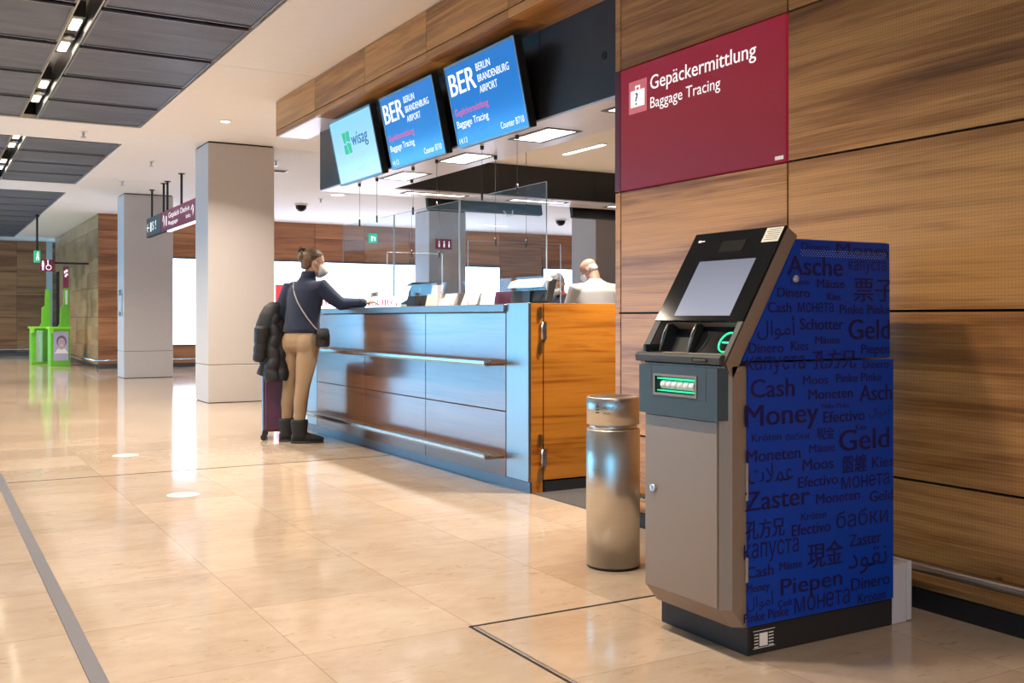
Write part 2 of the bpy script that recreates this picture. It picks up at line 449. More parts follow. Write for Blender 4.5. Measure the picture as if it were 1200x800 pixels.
for y in [12 + 2.2 * i for i in range(10)]:
    m = MB(); y1 = y + 2.2
    for a, b in ((y, y + .05), (y1 - .05, y1)): m.box(-6.08, -6.0, a, b, .12, 2.2)
    m.box(-6.08, -6.0, y + .05, y1 - .05, .12, .18); m.box(-6.08, -6.0, y + .05, y1 - .05, 2.14, 2.2)
    m.box(-6.045, -6.035, y + .05, y1 - .05, .18, 2.14, 1)
    struct('window_%d' % k, m, [M['dark_metal'], M['window_glass']]); k += 1

for i in range(1):  # unseen window added behind the camera for fill light
    a, b = -6 + 2.3 * i, -6 + 2.3 * (i + 1)
    m = MB(); m.box(a, a + .05, -4.08, -4, .12, 3.2); m.box(b - .05, b, -4.08, -4, .12, 3.2); m.box(a + .05, b - .05, -4.08, -4, .12, .18); m.box(a + .05, b - .05, -4.08, -4, 3.14, 3.2)
    m.box(a + .05, b - .05, -4.045, -4.035, .18, 3.14, 1)
    struct('window_%d' % k, m, [M['dark_metal'], M['window_glass']]); k += 1

# columns
def column(n, x, y, w=.86):
    m = MB()
    m.box(x, x + w, y, y + w * .8, 0.006, .484, 0, .006); m.box(x, x + w, y, y + w * .8, .490, HC - .02, 0, .006)
    m.box(x + .015, x + w - .015, y + .015, y + w * .8 - .015, 0, HC, 1)
    o = mk(n, m, [M['column'], M['gap']]); o['kind'] = 'structure'
column('column_1', 3.165, 13.22); column('column_2', 3.165, 19.45)
column('column_3', 9.15, 19.3); column('column_4', 9.2, 13.3)

# rails along the walls
def rail(n, pts, r, posts, label):
    t = thing(n, pts[0], label, 'rail')
    m = MB(); m.tube(pts, r, 14); mk('rail_bar', m, M['rail_steel'], t)
    for p, q in posts:
        m = MB(); m.tube([p, q], r * .5, 8); mk('bracket', m, M['rail_steel'], t)
rail('bumper_rail', [(3.125, 4.33, .185), (3.125, -3.9, .185)], .021, [((3.2, y, .185), (3.13, y, .185)) for y in (4.1, 3.2, 2.2, 1.0)], 'round steel bumper rail low on the wooden wall behind the blue machine')
rail('bumper_rail', [(4.2, 23.41, .175), (9.5, 23.41, .175)], .022, [((x, 23.5, .175), (x, 23.41, .175)) for x in (4.4, 5.6, 6.8, 8, 9.2)], 'low steel bumper rail under the white light wall')
rail('bumper_rail', [(3.22, 30.0, .175), (3.22, 23.41, .175), (4.15, 23.41, .175)], .022, [((3.3, y, .175), (3.22, y, .175)) for y in (24.2, 26, 28, 29.6)], 'steel bumper rail wrapping the corner behind the green stands')
rail('bumper_rail', [(-4, 32.9, .18), (3.1, 32.9, .18)], .022, [((x, 33.0, .18), (x, 32.9, .18)) for x in (-3, -1, 1, 2.9)], 'low steel bumper rail on the far end wall')

# ================================================================== CEILING FIELDS
def mesh_panel_proto(w, l):
    t = thing('ceiling_panel', (0, 0, 0), 'x', 'ceiling panel')
    m = MB(); m.box(.012, w - .012, .02, l - .02, .004, .010); mk('mesh_sheet', m, M['mesh'], t)
    m = MB()
    for a in ((0, .014, 0, l), (w - .014, w, 0, l)): m.box(*a, -.004, .012)
    for a in ((.014, w - .014, 0, .02), (.014, w - .014, l - .02, l)): m.box(*a, -.004, .012)
    mk('edge_frame', m, M['panel_frame'], t)
    return t
M['panel_frame'] = flat('dark_panel_frame', (.22, .24, .30), .35, .7)
fields = [('nearest', 12.735, 9, 1.19, -3.0), ('middle', 18.60, 4, 1.135, 14.03), ('farthest', 31.55, 9, 1.285, 19.95)]
for nm, yend, n, pitch, y0 in fields:
    pr = None
    for col, (x0, w) in (('right', (1.145, 1.085)), ('left', (-.12, 1.085))):
        for i in range(n):
            y = yend - pitch * (i + 1)
            lab = 'dark mesh ceiling panel %s of the light slot, %s from the far end of the %s field' % (col, ORD[i], nm)
            grp = 'mesh panels of the %s ceiling field' % nm
            if pr is None:
                pr = mesh_panel_proto(w, pitch - .10); pr.location = (x0, y + .03, HC + .0); tag(pr, lab, None, grp)
            else: copy_thing(pr, (x0, y + .03, HC + .0), lab, grp)
tm = 7
for nm, yend, n, pitch, y0 in fields:
    m = MB(); y1 = yend + .02
    m.box(.972, .984, y0, y1, HC + .005, HC + .20); m.box(1.128, 1.14, y0, y1, HC + .005, HC + .20); m.box(.984, 1.128, y0, y1, HC + .19, HC + .20)
    struct('trim_%d' % tm, m, M['slot_metal'] if 'slot_metal' in M else M['steel'], 'metal channel of the light slot'); tm += 1

def luminaire(y, label):
    t = thing('slot_light', (1.056, y, HC + .19), label, 'ceiling light', 'lights in the ceiling slot')
    z = HC + .06
    m = MB(); m.box(1.006, 1.106, y - .62, y + .62, z + .004, HC + .189); mk('housing', m, M['dark_metal'], t)
    for s in (-1, 1):
        m = MB(); m.box(1.022, 1.090, y + s * .38 - .15, y + s * .38 + .15, z - .006, z + .004); mk('lens', m, M['lens'], t)
        area('slot_lamp', (1.056, y + s * .38, z - .02), .07, .30, E_SLOT / 2, WARM)
    m = MB(); m.lathe([(.034, z - .022), (.044, z - .022), (.044, z + .004), (.034, z + .004)], (1.056, y, 0), 20); mk('spot_ring', m, M['steel'], t)
    m = MB(); m.lathe([(.033, z - .012), (.033, z)], (1.056, y, 0), 20); mk('spot_lens', m, M['spot'], t)
for y, l in ((-.8, 'added fill light in the ceiling slot behind the camera'), (3.65, 'slot ceiling light above the foreground floor'), (6.72, 'slot light between the mesh panels, closest to the camera'), (9.115, 'slot light in the nearest mesh field, second from its far end'), (11.5, 'slot light at the far end of the nearest mesh field'), (14.85, 'slot light at the near end of the middle mesh field'), (17.2, 'slot light at the far end of the middle mesh field'), (21.5, 'slot light at the near end of the farthest mesh field'), (25.2, 'unseen slot light added to brighten the farthest mesh field, second from the camera'), (29.0, 'unseen slot light added to brighten the far end wall')):
    luminaire(y, l)  # the one behind the camera and the last two are added fill

M['top_steel'] = brushed('satin_worktop_steel', (.30, .29, .29), 'y', .38)
M['bronze'] = flat('bronze_rail_shelf', (.30, .19, .10), .3, .7)
M['brass'] = flat('satin_brass', (.60, .42, .20), .3, 1.0)
M['mat'] = flat('dark_grey_mat', (.05, .045, .042), .8, grain=300)

# ================================================================== WALL SIGN
UPZ = (0, 0, 1)
M['sign_red'] = lit_panel('lit_maroon_sign', (.30, .010, .032), (.38, .013, .034), .62, 'z', 1.75, 2.38)
M['sign_side'] = flat('maroon_sign_side', (.13, .012, .03), .3)
t = thing('wall_sign', (3.19, 3.79, 1.747), 'large maroon lit baggage tracing sign set into the wooden wall', 'sign')
m = MB(); m.box(3.196, 3.222, 3.199, 4.389, 1.751, 2.381, 0, .002); mk('sign_panel', m, M['sign_red'], t)
m = MB(); m.box(3.2, 3.222, 4.399, 4.446, 1.751, 2.381); mk('side_return', m, M['sign_side'], t)
rt = (0, -1, 0)
m = MB(); m.text('Gepäckermittlung', (3.1955, 4.135, 2.236), rt, UPZ, .757, .070, bold=.012); m.text('Baggage Tracing', (3.1955, 4.135, 2.142), rt, UPZ, .523, .055, bold=.002)
mk('lettering', m, M['text_white'], t)
M['icon_ground'] = flat('pale_hatched_icon_ground', (.42, .10, .12), .5, emit=(.62, .16, .18), es=.55)
m = MB(); m.box(3.1945, 3.196, 4.165, 4.315, 2.138, 2.305); ic = mk('icon_square', m, M['icon_ground'], t)
m = MB(); m.box(3.193, 3.1945, 4.182, 4.298, 2.17, 2.255, 0)
m.box(3.193, 3.1945, 4.222, 4.258, 2.270, 2.278); m.box(3.193, 3.1945, 4.252, 4.260, 2.255, 2.278); m.box(3.193, 3.1945, 4.220, 4.228, 2.255, 2.278)
mk('suitcase_symbol', m, M['text_white'], ic)
mk('question_mark', text_mb('?', (3.1925, 4.256, 2.180), rt, UPZ, None, .062, bold=.02), M['black'], ic)
m = MB(); m.box(3.194, 3.196, 3.212, 3.262, 1.762, 1.778); mk('sticker', m, M['white'], t, 'small white sticker')

# ================================================================== SCREENS ON THE CANOPY
import math as _m
def screen(y0, y1, mat, label, build):
    """tilted display, top edge leaning out; s runs up the face from its lower edge"""
    X0, Z0, X1, Z1 = 3.435, 2.325, 3.312, 2.908
    L = _m.hypot(X1 - X0, Z1 - Z0); up = Vector(((X1 - X0) / L, 0, (Z1 - Z0) / L)); nr = Vector((-up.z, 0, up.x))
    yc = (y0 + y1) / 2
    t = thing('display_screen', (X0, yc, Z0), label, 'screen', 'screens above the counter')
    def P(s, d): return (X0 + up.x * s + nr.x * d, Z0 + up.z * s + nr.z * d)
    m = MB(); m.prism([P(0, 0), P(L, 0), P(L, -.055), P(0, -.055)], 'y', y0, y1, 0, .003); mk('casing', m, M['black'], t)
    m = MB()
    for a, b, c, d in ((0, .016, y0, y1), (L - .016, L, y0, y1), (.016, L - .016, y0, y0 + .014), (.016, L - .016, y1 - .014, y1)):
        m.prism([P(a, .0), P(b, .0), P(b, .006), P(a, .006)], 'y', c, d)
    mk('bezel', m, M['screen_bezel'], t)
    m = MB(); m.prism([P(.016, .001), P(L - .016, .001), P(L - .016, .003), P(.016, .003)], 'y', y0 + .014, y1 - .014); mk('display', m, mat, t)
    m = MB(); m.tube([(X0 + .04, yc, 2.60), (3.515, yc, 2.62)], .03, 12); m.prism([(3.44, 2.5), (3.512, 2.5), (3.512, 2.78), (3.42, 2.78)], 'y', yc - .12, yc + .12); mk('wall_mount', m, M['dark_metal'], t)
    for body, u, s, w, h, bold, mt in build:   # u: from the left edge, s: up the face
        p = P(s, .0035)
        mk('lettering', text_mb(body, (p[0], y1 - u, p[1]), (0, -1, 0), up, w, h, bold=bold), mt, t)
    return t, P, up
M['screen_bezel'] = flat('pale_screen_bezel', (.20, .26, .30), .3, .5)
M['scr_blue'] = lit_panel('blue_display', (.004, .20, .68), (.0, .15, .54), 1.0, 'z', 2.33, 2.9)
M['scr_blue_b'] = lit_panel('light_blue_display', (.02, .26, .72), (.006, .16, .58), 1.0, 'z', 2.33, 2.9)
M['scr_pale'] = lit_panel('pale_display', (.50, .80, .92), (.26, .62, .86), 1.0, 'z', 2.33, 2.85)
M['t_red'] = glow('red_lettering', (.75, .03, .12), .9)
M['t_lt'] = glow('screen_white_lettering', (.92, .98, 1), 1.0)
M['t_green'] = glow('green_logo', (.02, .52, .25), .8)
M['t_navy'] = glow('dark_blue_lettering', (.02, .12, .36), .7)
M['t_grey'] = glow('pale_grey_lettering', (.42, .62, .72), .8)
def airport(w):
    return [('BER', .04, .375, .385, .155, .035, M['t_lt']), ('BERLIN', .46, .478, .20, .050, .012, M['t_lt']), ('BRANDENBURG', .46, .402, .43, .050, .012, M['t_lt']), ('AIRPORT', .46, .326, .25, .050, .012, M['t_lt']),
            ('Gepäckermittlung', .045, .228, .50, .050, .012, M['t_red']), ('Baggage Tracing', .045, .145, .47, .050, .012, M['t_lt']), ('Counter B710', .655, .045, .31, .045, .012, M['t_lt']), ('14:13', .035, .032, .12, .040, .0, M['t_lt'])]
screen(5.714, 6.726, M['scr_blue'], 'bright blue airport screen for baggage tracing, closest to the maroon wall sign', airport(1))
screen(6.937, 7.952, M['scr_blue_b'], 'middle blue airport screen between the pale screen and the closest blue one', airport(1))
t, P, up = screen(8.162, 9.170, M['scr_pale'], 'pale screen with a green and blue company logo, at the far end of the canopy', [('wisag', .47, .315, .37, .115, .03, M['t_navy']), ('Self Service', .34, .20, .36, .045, .0, M['t_grey']), ('Counter B712', .46, .09, .24, .036, .0, M['t_grey'])])
m = MB()
def qd(u0, s0, u1, s1, u2, s2, u3, s3):
    pts = []
    for u, s in ((u0, s0), (u1, s1), (u2, s2), (u3, s3)):
        p = P(s, .0036); pts.append((p[0], 9.170 - u, p[1]))
    m.quad(pts)
qd(.26, .455, .35, .455, .33, .36, .28, .36); qd(.36, .455, .44, .455, .44, .36, .345, .375); qd(.265, .345, .34, .345, .365, .26, .27, .26); qd(.345, .36, .44, .345, .44, .26, .38, .26)
mk('logo_mark', m, M['t_green'], t)

# screens on the far side of the canopy, seen from behind below the soffit
for i, (x0, x1, lab) in enumerate(((4.75, 6.2, 'back of a dark screen hanging on the far side of the canopy, left one'), (6.62, 8.1, 'back of a dark screen hanging on the far side of the canopy, beside the clerk'))):
    t = thing('display_screen', ((x0 + x1) / 2, 10.05, 2.27), lab, 'screen', 'screens on the far side of the canopy')
    m = MB(); m.prism([(10.03, 2.27), (10.15, 2.86), (10.21, 2.86), (10.09, 2.26)], 'x', x0, x1, 0, .004); mk('casing', m, M['black'], t)
    m = MB(); m.box(x0 + .5, x1 - .5, 9.98, 10.08, 2.5, 2.75); mk('wall_mount', m, M['dark_metal'], t)
    m = MB(); m.tube([((x0 + x1) / 2 + .2, 10.02, 2.29), ((x0 + x1) / 2 + .24, 10.0, 2.23), ((x0 + x1) / 2 + .3, 10.0, 2.24), ((x0 + x1) / 2 + .32, 10.02, 2.30)], .006, 6); mk('cable_loop', m, M['white'], t)

# recessed soffit lights
def soffit_light(x0, x1, y0, y1, label, power):
    t = thing('soffit_light', ((x0 + x1) / 2, (y0 + y1) / 2, zs - .02), label, 'ceiling light', 'lights in the canopy soffit')
    z = zs - .012; w = .03
    m = MB()
    for a in ((x0 - w, x0, y0 - w, y1 + w), (x1, x1 + w, y0 - w, y1 + w), (x0, x1, y0 - w, y0), (x0, x1, y1, y1 + w)): m.box(*a, z - .004, z + .004)
    mk('frame', m, M['dark_metal'], t)
    m = MB(); m.box(x0, x1, y0, y1, z - .002, z + .002); mk('diffuser', m, M['lens_soft'], t)
    area('soffit_lamp', ((x0 + x1) / 2, (y0 + y1) / 2, z - .012), (x1 - x0) * .45, (y1 - y0) * .45, power, NEUT, spread=108)
for y, lab in ((4.98, 'soffit light tucked against the wall end beside the maroon sign'), (6.15, 'soffit light under the closest blue screen'), (7.36, 'soffit light under the middle blue screen'), (8.55, 'soffit light under the pale screen with the green logo')):
    soffit_light(3.70, 3.93, y - .24, y + .24, lab, E_SOFFIT)
for x, lab in ((4.65, 'long soffit light on the far side of the canopy, above the beige desk stands'), (5.9, 'long soffit light on the far side of the canopy, above the monitor'), (7.2, 'long soffit light on the far side of the canopy, beside the wall edge')):
    soffit_light(x - .33, x + .33, 9.6, 9.72, lab, E_SOFFIT * .8)
t = thing('strip_light', (5.75, 8.6, 2.70), 'slim strip light in the low ceiling behind the counter', 'ceiling light')
m = MB(); m.box(5.50, 5.56, 7.85, 8.55, 2.705, 2.715); mk('housing', m, M['steel'], t)
m = MB(); m.box(5.505, 5.555, 7.86, 8.54, 2.700, 2.705); mk('diffuser', m, M['lens_soft'], t)
area('strip_lamp', (5.53, 8.2, 2.69), .06, .7, E_OFFICE, NEUT)

# ================================================================== SERVICE COUNTER
t = thing('service_counter', (3.55, 7.5, 0), 'long wooden service counter with steel rails, under the hanging screens', 'counter')
X = 3.24
m = MB(); m.box(3.22, 4.0, 5.684, 9.60, 1.122, 1.172, 0, .004); mk('worktop', m, M['top_steel'], t)
vs = [5.690, 6.892, 8.097, 9.300]
for a, b in zip(vs, vs[1:]):
    for z0, z1 in ((.07, .482), (.488, 1.116)):
        m = MB(); m.box(X, X + .02, a + .004, b - .004, z0, z1, 0, .0015); mk('front_panel', m, M['counter_wood'], t)
m = MB(); m.box(X + .02, 3.32, 5.68, 9.6, .0, 1.12); m.box(3.32, 4.0, 9.3, 9.58, 0, 1.12); mk('carcass', m, M['gap'], t)
m = MB(); m.box(X, 3.26, 5.410, 5.684, .072, 1.177, 0, .002); mk('end_post', m, M['post_steel'], t, 'brushed steel end post')
m = MB(); m.box(X, 3.26, 9.305, 9.60, .072, 1.12, 0, .002); mk('end_post', m, M['post_steel'], t, 'brushed steel end post')
m = MB(); m.box(3.26, 3.345, 5.412, 5.48, .0, 1.175, 0, .001); mk('hinge_post', m, M['gate_wood'], t, 'narrow golden wooden edge')
m = MB(); m.box(3.262, 3.9, 5.48, 5.69, 0, 1.17); mk('end_carcass', m, M['gap'], t)
for a, b in ((5.405, 6.892), (6.896, 8.7), (8.704, 9.6)):
    m = MB(); m.box(3.248, 3.262, a, b, 0, .068); mk('plinth', m, M['plinth'], t)
for z in (.79, .195):
    m = MB(); m.box(3.095, 3.115, 5.716, 9.40, z - .004, z + .022, 0, .004); m.box(3.115, 3.135, 5.716, 9.40, z + .006, z + .022, 0, .003); m.box(3.135, 3.150, 5.716, 9.40, z + .006, z + .022, 0, .003)
    r = mk('hand_rail', m, M['rail_steel'], t)
    m = MB(); m.box(3.10, 3.242, 5.714, 9.40, z - .012, z + .004); mk('rail_shelf', m, M['bronze'], r)

# staff gate
t = thing('counter_gate', (3.75, 5.42, 0), 'golden wooden swing gate between counter end and wall', 'gate')
m = MB(); m.box(3.354, 4.18, 5.412, 5.452, .075, 1.175, 0, .003); mk('gate_leaf', m, M['gate_wood'], t)
m = MB(); m.box(3.356, 4.18, 5.41, 5.45, .0, .066); mk('plinth', m, M['dark_metal'], t)
for z in (.215, 1.005):
    m = MB()
    for dz in (-.11, .11): m.prism([(3.322 + .013 * _m.cos(a) , z + dz + (.024 if _m.sin(a) > 0 else -.024) + .013 * _m.sin(a)) for a in [2 * _m.pi * q / 16 for q in range(16)]], 'y', 5.402, 5.412)
    h = mk('hinge', m, M['brass'], t)
    m = MB(); m.tube([(3.335, 5.402, z - .055), (3.335, 5.402, z + .055)], .008, 10); m.box(3.335, 3.368, 5.404, 5.412, z - .055, z + .055); mk('hinge_knuckle', m, M['steel'], h)
m = MB(); m.box(3.935, 3.947, 5.398, 5.412, .90, 1.04); mk('latch_plate', m, M['steel'], t)
m = MB(); m.box(3.262, 4.3, 4.452, 5.40, 0, .004); tag(mk('floor_mat', m, M['mat']), 'dark grey mat on the floor in front of the wooden gate', 'mat')

# ================================================================== HANGING GLASS
def pane(loc, box, wires, label, axis, clipz):
    t = thing('glass_screen', loc, label, 'glass screen', 'hanging glass screens at the counter')
    m = MB(); m.box(*box); mk('glass_pane', m, M['glass'], t)
    x0, x1, y0, y1, z0, z1 = box; e = .002
    m = MB()
    if axis == 'y':
        for a in ((x0 - .0005, x1 + .0005, y0 - e, y0, z0, z1), (x0, x1, y1, y1 + e, z0, z1), (x0, x1, y0, y1, z1, z1 + e), (x0, x1, y0, y1, z0 - e, z0)): m.box(*a)
    else:
        for a in ((x0 - e, x0, y0, y1, z0, z1), (x1, x1 + e, y0, y1, z0, z1), (x0, x1, y0, y1, z1, z1 + e), (x0, x1, y0, y1, z0 - e, z0)): m.box(*a)
    mk('polished_edge', m, M['glass_edge'], t)
    for wx, wy, top in wires:
        m = MB(); m.tube([(wx, wy, z1 - .01), (wx, wy, top)], .0017, 6); w = mk('wire', m, M['dark_metal'], t)
        m = MB(); m.lathe([(.008, z1 - .035), (.009, z1 + .02), (.005, z1 + .032)], (wx, wy, 0), 10); mk('wire_clamp', m, M['dark_metal'], w)
        m = MB(); m.lathe([(.014, top - .028), (.014, top)], (wx, wy, 0), 12); mk('ceiling_anchor', m, M['dark_metal'], w)
zt = zs - .012
for y0, y1, a, b, lab in ((5.85, 7.12, 6.24, 6.763, 'hanging glass screen at the gate end of the counter'), (7.14, 8.40, 7.54, 8.004, 'hanging glass screen over the middle of the counter'), (8.42, 9.68, 8.806, 9.239, 'hanging glass screen at the far end of the counter, by the woman')):
    pane((3.645, (y0 + y1) / 2, 1.27), (3.641, 3.649, y0, y1, 1.275, 2.0), [(3.645, a, zt), (3.645, b, zt)], lab, 'y', 2.0)
for y, x0, x1, zz, lab in ((7.13, 3.72, 4.58, 1.69, 'lower glass divider standing across the desk behind the monitor'), (8.74, 3.72, 4.28, 1.69, 'lower glass divider across the desk behind the beige stands')):
    pane(((x0 + x1) / 2, y, 1.19), (x0, x1, y - .004, y + .004, 1.19, zz), [(3.965, y, zt), (4.25, y, 2.715)], lab, 'x', zz)

# ================================================================== BLUE CASH MACHINE
UP= [('Dinero', 2.513, 0.132, 1.306, 0.025), ('Money', 2.675, 0.28, 1.297, 0.038), ('Asche', 2.45, 0.255, 1.223, 0.063), ('\u043a\u0430\u043f\u0443\u0441\u0442\u0430', 2.735, 0.186, 1.245, 0.027), ('\u7968\u5b50', 2.761, 0.201, 1.145, 0.077), ('Piepen', 2.465, 0.085, 1.193, 0.017), ('M\xe4use', 2.585, 0.128, 1.183, 0.029), ('Dinero', 2.406, 0.144, 1.15, 0.031), ('Kies', 2.633, 0.063, 1.142, 0.024), ('Cash', 2.364, 0.103, 1.1, 0.033), ('\u043c\u043e\u043d\u0435\u0442\u0430', 2.497, 0.165, 1.101, 0.026), ('Pinke Pinke', 2.692, 0.249, 1.096, 0.031), ('\ufedd\ufe8d\ufeee\ufee3\ufe83', 2.318, 0.167, 1.011, 0.077), ('Schotter', 2.507, 0.202, 1.043, 0.037), ('Geld', 2.735, 0.206, 1.009, 0.068), ('M\xe4use', 2.577, 0.113, 0.996, 0.025), ('Dinero', 2.282, 0.15, 0.97, 0.032), ('Kies', 2.467, 0.077, 0.975, 0.031), ('Piepen', 2.796, 0.145, 0.959, 0.032)]
LOW= [('\u043a\u0430\u043f\u0443\u0441\u0442\u0430', 2.27, 0.258, 0.915, 0.035), ('\u5b54\u65b9\u5144', 2.562, 0.205, 0.917, 0.058), ('Dinero', 2.803, 0.129, 0.908, 0.027), ('Cash', 2.288, 0.191, 0.827, 0.059), ('Moos', 2.518, 0.117, 0.862, 0.029), ('Pinke Pinke', 2.673, 0.223, 0.864, 0.029), ('Moneten', 2.544, 0.208, 0.812, 0.033), ('Asche', 2.787, 0.202, 0.797, 0.054), ('Money', 2.265, 0.324, 0.737, 0.067), ('Pinke Pinke', 2.605, 0.13, 0.779, 0.016), ('Efectivo', 2.612, 0.199, 0.731, 0.038), ('\ufedd\ufe8d\ufeee\ufee3\ufe83', 2.833, 0.105, 0.735, 0.044), ('Kies', 2.767, 0.053, 0.699, 0.02), ('Kr\xf6ten', 2.293, 0.127, 0.687, 0.023), ('\u0431\u0430\u0431\u043a\u0438', 2.44, 0.105, 0.682, 0.022), ('\u73fe\u91d1', 2.582, 0.082, 0.679, 0.037), ('Geld', 2.687, 0.247, 0.631, 0.071), ('M\xe4use', 2.547, 0.119, 0.635, 0.027), ('Moneten', 2.271, 0.235, 0.622, 0.038), ('Moos', 2.517, 0.142, 0.578, 0.037), ('\u76e4\u7e8f', 2.701, 0.12, 0.56, 0.056), ('Kies', 2.848, 0.106, 0.564, 0.036), ('\ufe95\ufefc\ufee4\ufecb', 2.277, 0.195, 0.551, 0.064), ('Efectivo', 2.497, 0.183, 0.523, 0.035), ('\u043c\u043e\u043d\u0435\u0442\u0430', 2.697, 0.239, 0.502, 0.033), ('Zaster', 2.264, 0.283, 0.467, 0.061), ('Moneten', 2.579, 0.207, 0.462, 0.034), ('Geld', 2.836, 0.118, 0.447, 0.036), ('Kr\xf6ten', 2.51, 0.116, 0.414, 0.026), ('\u5b54\u65b9\u5144', 2.267, 0.168, 0.38, 0.057), ('Efectivo', 2.468, 0.177, 0.367, 0.037), ('\u0431\u0430\u0431\u043a\u0438', 2.673, 0.255, 0.371, 0.055), ('\u043a\u0430\u043f\u0443\u0441\u0442\u0430', 2.259, 0.24, 0.315, 0.039), ('Zaster', 2.735, 0.161, 0.303, 0.041), ('\u73fe\u91d1', 2.54, 0.164, 0.258, 0.077), ('Cash', 2.271, 0.115, 0.253, 0.036), ('M\xe4use', 2.413, 0.1, 0.262, 0.027), ('\ufea9\ufeee\ufed8\ufee7', 2.73, 0.194, 0.204, 0.087), ('Money', 2.271, 0.098, 0.207, 0.027), ('Piepen', 2.419, 0.282, 0.18, 0.054), ('Dinero', 2.745, 0.191, 0.152, 0.042), ('\ufedd\ufe8d\ufeee\ufee3\ufe83', 2.272, 0.114, 0.146, 0.057), ('Cash', 2.406, 0.062, 0.144, 0.022), ('\u043c\u043e\u043d\u0435\u0442\u0430', 2.479, 0.259, 0.114, 0.041), ('Kr\xf6ten', 2.778, 0.138, 0.104, 0.033), ('Pinke Pinke', 2.259, 0.193, 0.113, 0.03)]

M['taupe'] = flat('taupe_powder_coat', (.285, .215, .165), .42, .35, grain=400)
M['blue'] = flat('ultramarine_foil', (.001, .043, .36), .38, spec=.25)
M['print'] = flat('dark_navy_print', (.010, .007, .075), .40, spec=.25)
M['slate'] = flat('slate_blue_plastic', (.045, .072, .092), .5, grain=500)
M['charcoal'] = flat('charcoal_plastic', (.05, .05, .048), .42)
M['glass_black'] = flat('black_display_glass', (.008, .008, .009), .12, spec=.22)
M['lens_dark'] = flat('dark_camera_window', (.016, .015, .014), .2, spec=.2)
M['machine_display'] = lit_panel('bluish_white_display', (.66, .68, .84), (.30, .32, .42), .55, 'z', 1.08, 1.32)
M['green_lit'] = glow('green_light', (.02, .85, .32), 1.6)
M['green_dim'] = glow('green_glow', (.02, .42, .18), .5)
M['vent_dot'] = flat('pale_vent_hole', (.30, .36, .62), .5)
M['pale_metal'] = flat('pale_lavender_metal', (.58, .55, .58), .45)
M['roller'] = flat('white_roller', (.82, .84, .86), .4)
M['paper'] = flat('printed_paper', (.66, .62, .52), .6)
t = thing('cash_machine', (2.58, 2.66, 0), 'blue money changing machine covered in words for money', 'cash machine')
m = MB(); m.box(2.287, 2.966, 2.456, 2.896, 0, .094, 0, .003); pl = mk('plinth', m, M['dark_metal'], t)
m = MB(); m.box(2.305, 2.405, 2.4535, 2.457, .018, .080); lb = mk('type_label', m, M['black'], pl, 'black and white type label')
m = MB()
for z in (.024, .034, .044, .054, .064):
    m.box(2.313, 2.330, 2.4525, 2.454, z, z + .003); m.box(2.375, 2.396, 2.4525, 2.454, z, z + .003)
m.box(2.335, 2.370, 2.4525, 2.454, .026, .068)
for a in ((2.308, 2.402, .0205, .0220), (2.308, 2.402, .0760, .0775)): m.box(a[0], a[1], 2.4525, 2.454, a[2], a[3])
mk('label_print', m, M['white'], pl)
def ring(x, z): return [(x, 2.478, z), (x + .032, 2.452, z), (2.284, 2.452, z), (2.284, 2.872, z), (x + .02, 2.872, z), (x, 2.855, z)]
m = MB(); m.loft([ring(2.237, .096), ring(2.187, .157), ring(2.187, .928)], 0, True, False); m.box(2.284, 2.955, 2.454, 2.895, .096, .936); mk('cabinet', m, M['taupe'], t)
m = MB(); m.box(2.182, 2.188, 2.482, 2.853, .160, .750, 0, .002); fd = mk('front_door', m, M['taupe'], t)
m = MB(); m.lathe([(.012, -.009), (.011, .0), (.012, .003)], (2.183, 2.805, .50), 20, axis='x'); m.box(2.170, 2.174, 2.803, 2.807, .492, .508); mk('lock', m, M['steel'], fd)
m = MB(); m.box(2.278, 2.958, 2.444, 2.454, .098, .938, 0, .002); lo = mk('lower_side_panel', m, M['blue'], t)
m = MB(); m.prism([(2.257, .944), (2.493, 1.340), (2.940, 1.342), (2.943, .944)], 'y', 2.446, 2.456, 0, .002); up_ = mk('upper_side_panel', m, M['blue'], t)
m = MB(); m.prism([(2.25, .942), (2.49, 1.343), (2.942, 1.345), (2.945, .942)], 'y', 2.456, 2.90, 0, .004); mk('head_housing', m, M['black'], t)
def words(lst, y, xmax):
    m = MB()
    for w, x, wd, z, h in lst:
        arab = ord(w[0]) > 0xFE00; cjk = 0x4e00 <= ord(w[0]) < 0xA000; cyr = 0x400 <= ord(w[0]) < 0x500
        if w == '\u043c\u043e\u043d\u0435\u0442\u0430':   # the middle letter is drawn as three strokes
            m.text(w[:2], (x, y, z), (1, 0, 0), (0, 0, 1), wd * .375, h, .0005, ref=.45); m.text(w[3:], (x + wd * .56, y, z), (1, 0, 0), (0, 0, 1), wd * .44, h, .0005, ref=.45)
            hx = h * 1.2
            for a, b, c, d in ((.405, .43, 0, hx), (.515, .54, 0, hx), (.43, .515, hx * .42, hx * .58)): m.box(x + wd * a, x + wd * b, y - .0005, y, z + c, z + d)
            continue
        ref = .85 if cjk else (.45 if cyr and w[0] not in '\u0431' else .69)
        m.text(w, (x, y, z), (1, 0, 0), (0, 0, 1), wd, h, .0005, bold=0.0 if (cyr or arab) else .03, ref=ref, clip=xmax - x, fit=arab)
    return m
mk('printed_words', words(UP, 2.4455, 2.938), M['print'], up_)
mk('printed_words', words(LOW, 2.4435, 2.955), M['print'], lo)
m = MB()
for r in range(4):
    for c in range(34):
        x = 2.512 + c * .0122 + (.006 if r % 2 else 0); z = 1.306 - r * .0062
        m.prism([(x + .0018 * _m.cos(a), z + .0018 * _m.sin(a)) for a in (0, 1.047, 2.094, 3.1416, 4.188, 5.236)], 'y', 2.4445, 2.446)
mk('vent_perforation', m, M['vent_dot'], up_)
